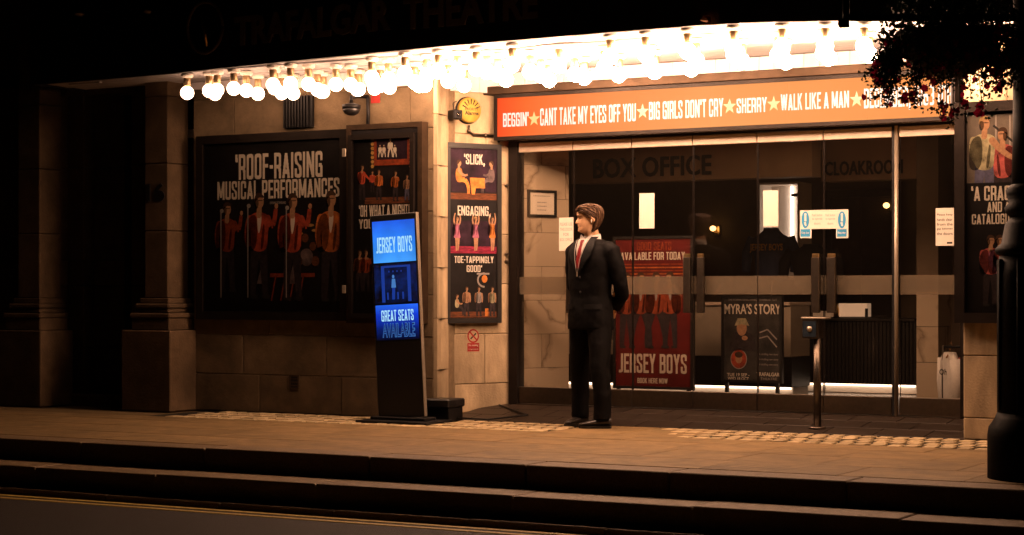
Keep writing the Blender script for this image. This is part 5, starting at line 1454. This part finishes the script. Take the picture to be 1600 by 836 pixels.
    # fixed light heads on top edge of the canopy: small glints
    for k, (px, py) in enumerate(((232, 16), (124, 20))):
        v = W(px, py, Y=13.2); t = thing('spot_fitting', 'small dark spotlight fitting high on the canopy front, %s' % ('above the first bulbs' if k == 0 else 'near the unlit left end'), 'spotlight', base=v)
        m = MB(); m.lathe([(.03, -.06), (.04, .02), (.045, .03)], v, 'steel_dark', 12, 'y'); m.build('head', t)
        m = MB(); m.box(v.x - .01, v.x + .01, v.y, v.y + .1, v.z - .06, v.z - .04, 'steel_dark'); m.build('arm', t)
    v = W(1104, 31, Y=12.66)
    m = MB(); m.add([v + Vector(d) for d in ((-.05, 0, .0), (-.02, -.01, .03), (.03, .0, .02), (.05, -.02, -.04), (.02, -.015, -.01), (0, .0, -.02))], [(0, 1, 4), (1, 2, 4), (2, 3, 4), (0, 4, 5)], 'dead_leaf'); grounded('dry_leaf', m, 'dry orange leaf caught on the canopy edge', 'leaf')
fittings()
# push-button post
def button_post():
    v = W(1277, 673, z=.01); f = Fr(v.x, v.y - .25, 0)
    v2 = W(1277, 674, z=0)
    f = Fr(v2.x, v2.y, 0)
    t = thing('push_button_post', 'slim steel post with a small box head in front of the doors', 'post', f, (0, 0, 0))
    g = (v2.y - YF) / (YD - YF) * ZD if v2.y > YF else 0
    zt = EYE + (YV - 528) * v2.length / F * .93
    k = math.hypot(v2.x, v2.y)
    dep = v2.x * -S_ + v2.y * C_
    zz = lambda py: EYE + (YV - py) * dep / F
    m = MB(); m.lathe([(.03, g - .01), (.03, zz(528))], (0, 0, 0), 'steel_dark', 18); m.build('pole', t)
    m = MB(); m.lathe([(.07, g - .005), (.07, g + .008), (.055, g + .012)], (0, 0, 0), 'steel_dark', 20); m.build('floor_plate', t)
    m = MB(); m.box(-.105, .025, -.06, .06, zz(529), zz(499), 'steel_dark', .006); m.build('box_head', t)
    m = MB(); m.box(-.11, .09, -.065, .065, zz(498.5), zz(495.5), 'steel', .003); m.build('cap', t)
    m = MB(); m.box(-.095, .012, -.0625, -.0605, zz(526), zz(502), 'button_plate_dark'); m.build('button_plate', t)
    m = MB(); m.lathe([(.022, -.0628), (.022, -.068)], (-.04, 0, zz(514)), 'steel', 16, 'y'); m.build('button', t)
button_post()

# ------------------------------------------------------------------ the standing man
def fuse(mb, name, parent, voxel, matname, smooth=2, fac=.5):
    """melt overlapping solids into one continuous skin"""
    o = mb.build(name + '_raw')
    fixn(o)
    rm = o.modifiers.new('r', 'REMESH'); rm.mode = 'VOXEL'; rm.voxel_size = voxel
    if smooth:
        s = o.modifiers.new('s', 'SMOOTH'); s.iterations = smooth; s.factor = fac
    dg = bpy.context.evaluated_depsgraph_get(); dg.update()
    me = bpy.data.meshes.new_from_object(o.evaluated_get(dg)); me.name = name
    bpy.data.objects.remove(o)
    me.materials.clear(); me.materials.append(MATS[matname])
    me.polygons.foreach_set('use_smooth', [True] * len(me.polygons)); me.polygons.foreach_set('material_index', [0] * len(me.polygons))
    q = bpy.data.objects.new(name, me); COL.objects.link(q); q.parent = parent
    return q
def ringloft(mb, rings, m, n=28, e=2.4):
    """rings: (cx, cy, z, half width, half depth)"""
    vs, fs = [], []
    for (cx, cy, z, a, b) in rings:
        for i in range(n):
            t = 2 * math.pi * i / n; c, s = math.cos(t), math.sin(t)
            vs.append((cx + a * math.copysign(abs(c) ** (2 / e), c), cy + b * math.copysign(abs(s) ** (2 / e), s), z))
    for j in range(len(rings) - 1):
        for i in range(n): fs.append([j * n + i, j * n + (i + 1) % n, (j + 1) * n + (i + 1) % n, (j + 1) * n + i])
    fs.append(list(range(n))[::-1]); fs.append([(len(rings) - 1) * n + i for i in range(n)])
    mb.add(vs, fs, m, True)
def lerp_tab(tab, z):
    if z <= tab[0][0]: return tab[0][1:]
    for p, q in zip(tab, tab[1:]):
        if z <= q[0]:
            t = (z - p[0]) / (q[0] - p[0]); t = t * t * (3 - 2 * t) if len(p) > 3 else t
            return tuple(a + (b - a) * t for a, b in zip(p[1:], q[1:]))
    return tab[-1][1:]
TORSO = [(.78, .205, .138), (.90, .200, .140), (1.04, .184, .126), (1.20, .196, .134), (1.34, .212, .134), (1.42, .205, .122), (1.475, .170, .100), (1.51, .110, .080), (1.54, .074, .070)]
def torso_front(x, z, off):
    a, b = lerp_tab(TORSO, z)
    q = max(0., 1 - abs(x / a) ** 2.4) ** (1 / 2.4)
    cy = .012 * max(0, (z - 1.3) / .2)
    return Vector((x, cy - b * q - off, z))
def patch(mb, outline_rows, off, m):
    """strip of cloth over the chest: rows of (z, x_left, x_right)"""
    vs, fs = [], []; k = 7
    for (z, a, b) in outline_rows:
        for i in range(k): x = a + (b - a) * i / (k - 1); vs.append(torso_front(x, z, off if not callable(off) else off(x, z)))
    for j in range(len(outline_rows) - 1):
        for i in range(k - 1): fs.append([j * k + i, j * k + i + 1, (j + 1) * k + i + 1, (j + 1) * k + i])
    mb.add(vs, fs, m, True)
def man():
    p = W(923, 667, z=0); p.z = .008
    t = thing('person', 'man in a black suit and red tie standing outside the glass doors, looking left', 'person', base=(0, 0, 0))
    t.location = p; t.rotation_euler = (0, 0, TH - rad(46))
    OFF[t.name] = Vector((0, 0, 0))
    HY = rad(-40)                       # the head is turned further to his right
    hc = Vector((0, -.012, 1.565))      # chin height, neck axis
    MH = Matrix.Translation(hc) @ Matrix.Rotation(HY, 4, 'Z') @ Matrix.Rotation(rad(4), 4, 'X')
    prof = [  # z, front y, back y, half width
        (-.012, -.045, .010, .022), (.000, -.072, .022, .036), (.016, -.090, .034, .048), (.034, -.088, .048, .056), (.046, -.086, .058, .060), (.058, -.090, .066, .063), (.074, -.090, .078, .067),
        (.092, -.087, .088, .070), (.112, -.082, .096, .073), (.124, -.084, .100, .075), (.138, -.093, .103, .076), (.160, -.094, .104, .077), (.182, -.086, .100, .073), (.203, -.066, .086, .061), (.220, -.036, .058, .040), (.228, -.006, .022, .014)]
    def head_pt(z, a, off=0.):
        fr, bk, w = lerp_tab(prof, z)
        c, s = math.cos(a), math.sin(a)          # a = 0 at the face, growing to his left
        x = w * math.copysign(abs(s) ** .9, s); cyy = (fr + bk) / 2; d = (bk - fr) / 2
        y = cyy - d * math.copysign(abs(c) ** .9, c)
        if c > 0:
            nose = 0
            for (nz, nh, sz) in ((.078, .024, .010), (.092, .016, .012), (.108, .010, .013)): nose += nh * math.exp(-((z - nz) / sz) ** 2)
            y -= nose * math.exp(-(x / .0125) ** 2)
            y -= .007 * math.exp(-((z - .052) / .006) ** 2 - (x / .022) ** 2) + .006 * math.exp(-((z - .037) / .007) ** 2 - (x / .02) ** 2)
            y -= .010 * math.exp(-((z - .010) / .012) ** 2 - (x / .02) ** 2)
            for q in (-1, 1):
                y += .011 * math.exp(-((z - .116) / .011) ** 2 - ((x - q * .031) / .016) ** 2)
                y -= .004 * math.exp(-((z - .138) / .007) ** 2 - ((x - q * .03) / .018) ** 2)
        v = Vector((x, y, z))
        if off:
            nrm = Vector((x / (w * w + 1e-6), (y - cyy) / (d * d + 1e-6), (z - .115) / .014)); nrm.normalize(); v += nrm * off
        return v
    b = MB(); n = 40; vs, fs = [], []
    zs = [-.012 + .24 * k / 44 for k in range(45)]
    for z in zs:
        for i in range(n): vs.append(MH @ head_pt(z, 2 * math.pi * i / n))
    for j in range(len(zs) - 1):
        for i in range(n): fs.append([j * n + i, j * n + (i + 1) % n, (j + 1) * n + (i + 1) % n, (j + 1) * n + i])
    fs.append(list(range(n))[::-1]); fs.append([(len(zs) - 1) * n + i for i in range(n)])
    b.add(vs, fs, 'skin', True)
    for q in (-1, 1):                       # ears
        ring = [MH @ Vector((q * (.076 + .010 * (k in (1, 2, 3, 4))), .012 + .017 * math.sin(k * math.pi / 3.5) + .006, .075 + .058 * k / 6)) for k in range(7)]
        b.tube(ring, [.006, .009, .010, .010, .010, .009, .006], 'skin', 8)
        c = MH @ Vector((q * .077, .014, .102)); b.ellipsoid(c, .010, .014, .024, 'skin', 10, 8)
    b.tube([(0, .022, 1.44), (0, .014, 1.53), MH @ Vector((0, .010, .02)), MH @ Vector((0, .008, .06))], [.072, .060, .058, .055], 'skin', 18)
    ringloft(b, [(0, 0, .92, .15, .095), (0, 0, 1.1, .14, .09), (0, .01, 1.3, .165, .10), (0, .02, 1.43, .14, .085), (0, .02, 1.49, .08, .065)], 'skin')
    for q in (-1, 1):
        b.tube([(q * .085, 0, .95), (q * .15, -q * .045, .48), (q * .18, -q * .06, .09)], [.085, .045, .034], 'skin', 12)
        wr = Vector((q * .085, .178, .93))
        b.tube([(q * .17, .01, 1.42), (q * .255, .07, 1.16), wr], [.055, .042, .028], 'skin', 12)
        pc = Vector((q * .02, .198 + .022 * (q > 0), .885 - .012 * q))
        b.tube([wr, (wr + pc) / 2, pc], [.028, .032, .034], 'skin', 10, flat=.7)
        for k in range(4):                   # fingers curled round the other hand
            L = (.062, .070, .066, .054)[k]; o = pc + Vector((-q * .012, 0, .022 - .016 * k))
            b.tube([o, o + Vector((-q * L * .5, .012, -.008)), o + Vector((-q * L * .8, .004, -.02)), o + Vector((-q * L * .85, -.016, -.03))], [.0095, .009, .0085, .007], 'skin', 8)
        o = wr + (pc - wr) * .5 + Vector((0, 0, .022))
        b.tube([o, o + Vector((-q * .02, .014, .020)), o + Vector((-q * .046, .018, .018))], [.011, .010, .008], 'skin', 8)
    fuse(b, 'body', t, .0058, 'skin', 1, .35)
    # eyes and brows
    for q in (-1, 1):
        m = MB(); c = MH @ (head_pt(.116, q * .40, 0) + Vector((0, .006, 0))); m.ellipsoid(c, .011, .011, .0075, 'eye_white', 10, 8); e = m.build('eye', t)
        dr = (MH.to_3x3() @ Vector((0, -1, 0))); m = MB(); m.ellipsoid(c + dr * .0075, .0052, .0052, .0055, 'ink_hair', 8, 6); m.build('iris', e)
        m = MB(); m.tube([MH @ head_pt(.136, q * a, .003) for a in (.16, .32, .50, .62)], [.003, .0045, .004, .002], 'hair', 6); m.build('eyebrow', t)
    m = MB(); m.tube([MH @ (head_pt(.0445, a, .0015)) for a in (-.30, -.12, .0, .12, .30)], [.001, .0025, .003, .0025, .001], 'ink_jacket', 6); m.build('lips', t)
    # hair: swept back from a side parting, covering the ears' tops and reaching the collar
    hair = MB(); rr = random.Random(3)
    def on_head(a, z, off):
        return MH @ head_pt(max(min(z, .226), -.02), a, off)
    def low(a):                              # hair line (lower edge) by angle round the head
        a = abs(a)
        if a < .9: return .172 - .02 * (a / .9)
        if a < 1.25: return .152 - .02 * (a - .9) / .35
        if a < 1.85: return .132
        if a < 2.1: return .132 - .12 * (a - 1.85) / .25
        return .006
    # underlying cap
    na, nz = 56, 16; vs, fs = [], []
    for i in range(na):
        a = -math.pi + 2 * math.pi * i / na; lo = low(a)
        for j in range(nz): z = lo + (.227 - lo) * j / (nz - 1); vs.append(on_head(a, z, .003 + .006 * min(1, j / 3)))
    for i in range(na):
        for j in range(nz - 1): fs.append([i * nz + j, ((i + 1) % na) * nz + j, ((i + 1) % na) * nz + j + 1, i * nz + j + 1])
    fs.append([i * nz + nz - 1 for i in range(na)])
    hair.add(vs, fs, 'hair', True)
    for k in range(420):
        a0 = rr.uniform(-math.pi, math.pi)
        side = 1 if a0 > 0 else -1
        aa = abs(a0)
        if aa < 1.2:                         # from the forehead, over and back
            z0 = low(a0) + rr.uniform(-.002, .03); a1 = side * rr.uniform(1.7, 2.7); z1 = rr.uniform(.135, .19) if abs(a1) < 2.05 else rr.uniform(.05, .17); bulge = rr.uniform(.016, .028)
            pts = [on_head(a0 + (a1 - a0) * s, z0 + (z1 - z0) * s + .030 * math.sin(math.pi * min(1, s * 1.3)), .001 + (bulge - .006) * math.sin(math.pi * min(1, .05 + .85 * s))) for s in [i / 7 for i in range(8)]]
        else:                                # sides and back, falling to the collar
            z0 = rr.uniform(.10, .222); a1 = side * min(3.1, aa + rr.uniform(.05, .5)); z1 = max(low(a1) - rr.uniform(.0, .055), z0 - rr.uniform(.09, .24))
            if aa < 1.9 and z1 < .126: z1 = .126 + rr.uniform(0, .012); a1 = side * max(abs(a1), 1.75)
            pts = [on_head(a0 + (a1 - a0) * s, z0 + (z1 - z0) * s, .007 + rr.uniform(0, .003) + .008 * math.sin(math.pi * s) + (.010 * s * s if aa > 1.9 else 0)) for s in [i / 6 for i in range(7)]]
        r0 = rr.uniform(.0032, .0062); L = len(pts)
        hair.tube(pts, [r0 * (.5 + .5 * math.sin(math.pi * (.1 + .8 * i / (L - 1)))) for i in range(L)], 'hair_light' if rr.random() < .3 else 'hair', 5)
    for k in range(130):                     # uneven ends at the nape and flyaway locks
        side = rr.choice((-1, 1)); a0 = side * rr.uniform(1.95, 3.1); z0 = rr.uniform(.07, .21); z1 = rr.uniform(-.045, .03); fl = rr.uniform(.004, .022)
        pts = [on_head(a0 + side * .12 * s_, z0 + (z1 - z0) * s_, .008 + .008 * math.sin(math.pi * s_) + fl * s_ ** 2) for s_ in [i / 6 for i in range(7)]]
        hair.tube(pts, [.003, .005, .0055, .005, .004, .003, .001], 'hair_light' if rr.random() < .25 else 'hair', 5)
    for k in range(40):
        a0 = rr.uniform(-1.0, 1.0); side = 1 if a0 > 0 else -1; a1 = side * rr.uniform(1.4, 2.6); z0 = .180 + rr.uniform(-.01, .02)
        pts = [on_head(a0 + (a1 - a0) * s_, z0 + .034 * math.sin(math.pi * s_ * .9) - .03 * s_, .003 + rr.uniform(.022, .030) * math.sin(math.pi * min(1, .1 + .8 * s_))) for s_ in [i / 6 for i in range(7)]]
        hair.tube(pts, [.002, .003, .0035, .0035, .003, .002, .001], 'hair_light' if rr.random() < .5 else 'hair', 5)
    for k in range(3):                       # loose strands over the brow
        a0 = rr.uniform(-.7, .5); pts = [on_head(a0 + .10 * s * (1 if a0 > 0 else -1), .185 - .065 * s * rr.uniform(.6, 1), .014 + .012 * math.sin(math.pi * s)) for s in [i / 5 for i in range(6)]]
        hair.tube(pts, [.003, .0035, .003, .0025, .002, .001], 'hair', 5)
    ho = hair.build('hair', t); ho['kind'] = 'stuff'
    m = MB(); c = MH @ Vector((-.085, .012, .092)); m.ellipsoid(c, .006, .007, .008, 'porcelain', 8, 6); m.tube([c, c + Vector((-.002, -.004, -.022))], .003, 'porcelain', 6); m.build('earphone', t)
    m = MB(); c = MH @ Vector((.085, .012, .092)); m.ellipsoid(c, .006, .007, .008, 'porcelain', 8, 6); m.tube([c, c + Vector((.002, -.004, -.022))], .003, 'porcelain', 6); m.build('earphone', t)
    # jacket
    j = MB(); ringloft(j, [(0, .012 * max(0, (z - 1.3) / .2), z, a, b_) for z, a, b_ in TORSO[:-2]] + [(0, .016, 1.505, .10, .070)], 'suit', 36)
    for q in (-1, 1):
        j.tube([(q * .150, .014, 1.435), (q * .205, .020, 1.405), (q * .248, .045, 1.28), (q * .262, .072, 1.14), (q * .232, .120, 1.05), (q * .115, .172, .955)], [.070, .076, .066, .060, .057, .045], 'suit', 18)
    jo = fuse(j, 'jacket', t, .011, 'suit', 4, .6)
    tx = bpy.data.textures.new('cloth_folds', 'CLOUDS'); tx.noise_scale = .11; tx.noise_depth = 2
    dm = jo.modifiers.new('d', 'DISPLACE'); dm.texture = tx; dm.strength = .016; dm.mid_level = .5; dm.texture_coords = 'LOCAL'
    # shirt front, collar, tie, lapels
    s = MB(); rows = [(1.505 - .02 * k, -(.062 - .0052 * k), (.062 - .0052 * k)) for k in range(11)]
    patch(s, rows, .012, 'shirt'); s.build('shirt_front', t)
    m = MB()
    ring = [(.063 * math.sin(a), .019 - .063 * math.cos(a) * 1.0, 1.528 - .020 * (1 + math.cos(a)) / 2) for a in [2 * math.pi * i / 28 for i in range(29)]]
    vs, fs = [], []
    for i, c in enumerate(ring):
        a = 2 * math.pi * i / 28
        for (dr, dz) in ((.010, -.022), (.006, .012), (.002, .026), (-.006, .012)):
            vs.append((c[0] + dr * math.sin(a), c[1] - dr * math.cos(a), c[2] + dz))
    for i in range(28):
        for k in range(3): fs.append([i * 4 + k, (i + 1) * 4 + k, (i + 1) * 4 + k + 1, i * 4 + k + 1])
    m.add(vs, fs, 'shirt', True)
    for q in (-1, 1):                        # collar points
        a0 = Vector((q * .004, .018 - .079, 1.512)); m.add([a0, Vector((q * .062, -.048, 1.548)), Vector((q * .066, -.062, 1.505)), Vector((q * .040, -.096, 1.462))], [(0, 1, 2, 3)], 'shirt')
    m.build('shirt_collar', t)
    m = MB(); kz = 1.500
    patch(m, [(kz, -.018, .018), (kz - .012, -.021, .021), (kz - .032, -.013, .013)], lambda x, z: .026 - abs(x) * .3, 'tie_red'); m.build('tie_knot', t)
    m = MB(); patch(m, [(kz - .030 - .02 * k, -(.013 + .0020 * k), (.013 + .0020 * k)) for k in range(11)], lambda x, z: .021 - abs(x) * .25, 'tie_red'); m.build('tie', t)
    for q in (-1, 1):
        m = MB(); rows = []
        for k in range(14):
            s_ = k / 13; z = 1.525 - .305 * s_
            inner = q * (.066 * (1 - s_) + .004 * s_); outer = q * (.066 * (1 - s_) + .004 * s_ + (.030 + .050 * math.sin(math.pi * min(1, s_ * 1.5)) if s_ < .45 else .080 * (1 - s_) / .55 + .006))
            rows.append((z, min(inner, outer), max(inner, outer)))
        patch(m, rows, .017, 'suit_lapel'); m.build('lapel', t)
        m = MB(); m.tube([torso_front(q * (.060 * (1 - s_) + .006 * s_), 1.50 - .26 * s_, .026) for s_ in [i / 8 for i in range(9)]], .0028, 'lanyard', 6); m.build('lanyard', t)
    m = MB(); c = torso_front(-.0, 1.225, .026); m.box(c.x - .006, c.x + .006, c.y - .004, c.y + .004, c.z - .02, c.z + .015, 'steel', .002); m.build('lanyard_clip', t)
    for z in (1.20, 1.08):
        m = MB(); c = torso_front(.012, z, .004); m.lathe([(.009, 0), (.009, -.004)], c, 'black_satin', 12, 'y'); m.build('button', t)
    for q in (-1, 1):
        m = MB(); patch(m, [(.985, q * .125 - .06, q * .125 + .06), (.945, q * .125 - .06, q * .125 + .06)], .016, 'suit_lapel'); m.build('pocket_flap', t)
    # trousers and shoes
    FT = {-1: (Vector((-.18, .06, 0)), rad(6)), 1: (Vector((.18, -.06, 0)), rad(-42))}
    tr = MB(); ringloft(tr, [(0, 0, .80, .165, .115), (0, 0, .88, .180, .125), (0, 0, 1.0, .172, .115)], 'suit')
    for q in (-1, 1):
        c = FT[q][0]
        tr.tube([(q * .085, .0, .90), (q * .098 + c.x * .1, c.y * .25, .72), (c.x * .85, c.y * .7 - .012, .48), (c.x, c.y + .006, .25), (c.x, c.y + .004, .055)], [.110, .098, .080, .073, .071], 'suit', 18)
    to = fuse(tr, 'trousers', t, .011, 'suit', 3, .6)
    d2 = to.modifiers.new('d', 'DISPLACE'); d2.texture = tx; d2.strength = .014; d2.texture_coords = 'LOCAL'
    for q in (-1, 1):
        c, a = FT[q]
        m = MB(); outl = [(0, .075, .034), (.02, .070, .040), (.06, .05, .043), (.13, -.05, .050), (.2, -.12, .047), (.25, -.165, .032), (.27, -.185, .014)]
        Mx = Matrix.Translation(c) @ Matrix.Rotation(a, 4, 'Z')
        vs, fs = [], []; n = 14
        for (_, yy, w) in outl:
            hgt = .085 if yy > .02 else .085 - (.02 - yy) * .24 if yy > -.10 else .056 - (-.10 - yy) * .30
            for i in range(n):
                th = 2 * math.pi * i / n; cz = math.sin(th)
                vs.append(Mx @ Vector((w * math.cos(th), yy, .012 + (hgt - .012) * (cz * .5 + .5))))
        for k in range(len(outl) - 1):
            for i in range(n): fs.append([k * n + i, k * n + (i + 1) % n, (k + 1) * n + (i + 1) % n, (k + 1) * n + i])
        fs.append(list(range(n))[::-1]); fs.append([(len(outl) - 1) * n + i for i in range(n)])
        m.add(vs, fs, 'shoe_leather', True); so = fixn(m.build('shoe', t))
        m = MB(); pl = [(w + .004, yy) for (_, yy, w) in outl]; pl = pl + [(-x, y) for x, y in pl[::-1]]
        pp = [(Mx @ Vector((x, y, 0))) for x, y in pl]; m.zprism([(v.x, v.y) for v in pp], -.006, .014, 'black_satin'); fixn(m.build('sole', so))
man()

# ------------------------------------------------------------------ lamp column and hanging basket near the kerb
def column():
    v = W(1632, 748, z=0); dep = v.x * -S_ + v.y * C_
    t = thing('lamp_column', 'thick black cast-iron lamp column at the right edge of the pavement', 'lamp post', base=(v.x, v.y, 0))
    zz = lambda py: EYE + (YV - py) * dep / F
    rr = lambda px: (1632 - px) * dep / F
    def part(nm, prof):
        m = MB(); m.lathe([(rr(a), zz(b)) for a, b in prof], (v.x, v.y, 0), 'iron_paint', 28); return m.build(nm, t)
    part('foot', [(1545, 757), (1545, 680), (1547, 668), (1556, 655), (1560, 645)])
    part('lower_shaft', [(1560, 644.5), (1561, 430), (1563, 400)])
    part('collar', [(1563, 399), (1557, 394), (1557, 388), (1566, 380), (1572, 350), (1580, 340)])
    part('ornament_ring', [(1580, 339.5), (1573, 332), (1571, 324), (1578, 316), (1574, 304), (1573, 296), (1581, 288)])
    part('upper_shaft', [(1582, 287.5), (1584, 200), (1585, -150)])
    for k in range(10):
        a = 2 * math.pi * k / 10; m = MB(); r1 = rr(1560)
        m.tube([(v.x + (r1 - .004) * math.cos(a), v.y + (r1 - .004) * math.sin(a), zz(640)), (v.x + (r1 - .004) * math.cos(a), v.y + (r1 - .004) * math.sin(a), zz(405))], .014, 'iron_paint', 8); m.build('flute', t)
    # basket arm
    m = MB(); a = Vector((v.x, v.y, zz(28))); ux = Vector((C_, S_, 0))
    e = a - ux * rr(1322) * 1.0
    m.tube([a, e], .020, 'iron_paint', 10); m.tube([e + Vector((0, 0, .12)), e - Vector((0, 0, .055))], .021, 'iron_paint', 10); m.ellipsoid(e - ux * .03 - Vector((0, 0, .03)), .02, .02, .03, 'iron_paint', 8, 6)
    sc = [a - Vector((0, 0, .35)) - ux * .17]
    m.tube([a - Vector((0, 0, .3)) - ux * .14, a - Vector((0, 0, .22)) - ux * .4, a - Vector((0, 0, .02)) - ux * .66], .014, 'iron_paint', 8)
    m.build('basket_arm', t)
    # hanging basket
    c = W(1482, 68, d=dep + .05)
    h = thing('hanging_basket', 'hanging basket of dark trailing leaves and crimson flowers at the top right', 'hanging basket', base=c - Vector((0, 0, .2)))
    OFF[h.name] = c - Vector((0, 0, .2))
    pr = [(.04, -.20), (.16, -.17), (.25, -.08), (.29, .02), (.30, .06), (.27, .07)]
    m = MB(); m.lathe([(r, z) for r, z in pr], c, 'coir', 24); m.build('liner', h)
    m = MB(); ring = [(c.x + .305 * math.cos(a), c.y + .305 * math.sin(a), c.z + .06) for a in [2 * math.pi * k / 24 for k in range(25)]]; m.tube(ring, .007, 'iron_paint', 6); m.build('wire_rim', h)
    for k in range(3):
        a = 2 * math.pi * k / 3 + .4; m = MB(); m.tube([(c.x + .30 * math.cos(a), c.y + .30 * math.sin(a), c.z + .06), (c.x, c.y, c.z + .40)], .005, 'iron_paint', 5); m.build('chain', h)
    rr_ = random.Random(11)
    LV, FL, ST = MB(), MB(), MB()
    def leaf(p, s, m_, mb):
        d = Vector((rr_.gauss(0, 1), rr_.gauss(0, 1), rr_.gauss(0, .8) - .3)).normalized(); q = d.cross(Vector((rr_.gauss(0, 1), rr_.gauss(0, 1), rr_.gauss(0, 1)))).normalized(); up = d.cross(q)
        mb.add([p, p + d * s * .45 + q * s * .36 + up * s * .1, p + d * s, p + d * s * .45 - q * s * .36 + up * s * .1], [(0, 1, 2), (0, 2, 3)], m_)
    def flower(p, s):
        ax = Vector((rr_.gauss(0, 1), rr_.gauss(0, 1) - .8, rr_.gauss(0, .6))).normalized(); u = ax.cross(Vector((0, 0, 1))).normalized(); w = ax.cross(u)
        vs = [p - ax * s * .9]
        for k in range(10):
            r_ = s * (1.0 if k % 2 == 0 else .78); a = 2 * math.pi * k / 10; vs.append(p + (u * math.cos(a) + w * math.sin(a)) * r_ + ax * s * (.1 if k % 2 else 0))
        FL.add(vs, [(0, 1 + k, 1 + (k + 1) % 10) for k in range(10)], 'petal')
    # mound
    for k in range(4200):
        d = Vector((rr_.gauss(0, 1), rr_.gauss(0, 1), rr_.gauss(0, 1))).normalized(); r_ = rr_.random() ** .45
        p = c + Vector((d.x * .41 * r_, d.y * .38 * r_, .10 + d.z * .27 * r_))
        leaf(p, rr_.uniform(.022, .042), 'leaf', LV)
    rgt = ux
    fwd = Vector((-S_, C_, 0))
    trails = []
    for k in range(64):
        a = rr_.uniform(0, 2 * math.pi); sx = math.cos(a); o = c + rgt * (.37 * sx + rr_.uniform(-.04, .04)) + fwd * .34 * math.sin(a) + Vector((0, 0, rr_.uniform(-.06, .06)))
        L = rr_.uniform(.10, .30) if abs(sx) < .8 or sx > 0 else rr_.uniform(.12, .34)
        pts = [o]
        for s in range(8): pts.append(pts[-1] + Vector((rr_.gauss(0, .010), rr_.gauss(0, .010), -L / 8)) + rgt * sx * .006)
        ST.tube(pts, .003, 'leaf', 4)
        for i, p in enumerate(pts):
            for _ in range(9): leaf(p + Vector((rr_.gauss(0, .022), rr_.gauss(0, .022), rr_.gauss(0, .016))), rr_.uniform(.016, .034), 'leaf', LV)
            if rr_.random() < .30: flower(p + Vector((rr_.gauss(0, .03), rr_.gauss(0, .03), rr_.gauss(0, .02))), rr_.uniform(.018, .030))
    for (px, py) in ((1377, 95), (1390, 105), (1400, 120), (1384, 70), (1420, 150), (1430, 155), (1478, 180), (1500, 170), (1535, 172), (1560, 140), (1470, 165), (1490, 182)):
        p = W(px, py, d=dep + rr_.uniform(-.1, .1))
        for _ in range(3): flower(p + Vector((rr_.gauss(0, .02), rr_.gauss(0, .02), rr_.gauss(0, .02))), rr_.uniform(.02, .03))
        for _ in range(26): leaf(p + Vector((rr_.gauss(0, .035), rr_.gauss(0, .035), rr_.gauss(0, .03))), rr_.uniform(.018, .034), 'leaf', LV)
        top = c + rgt * ((px - 1482) * dep / F * .8) + Vector((0, 0, -.02)); ST.tube([top, (top + p) / 2 + Vector((0, 0, .02)), p], .003, 'leaf', 4)
    o = LV.build('leaves', h); o['kind'] = 'stuff'; o = FL.build('flowers', h); o['kind'] = 'stuff'; o = ST.build('stems', h); o['kind'] = 'stuff'
column()
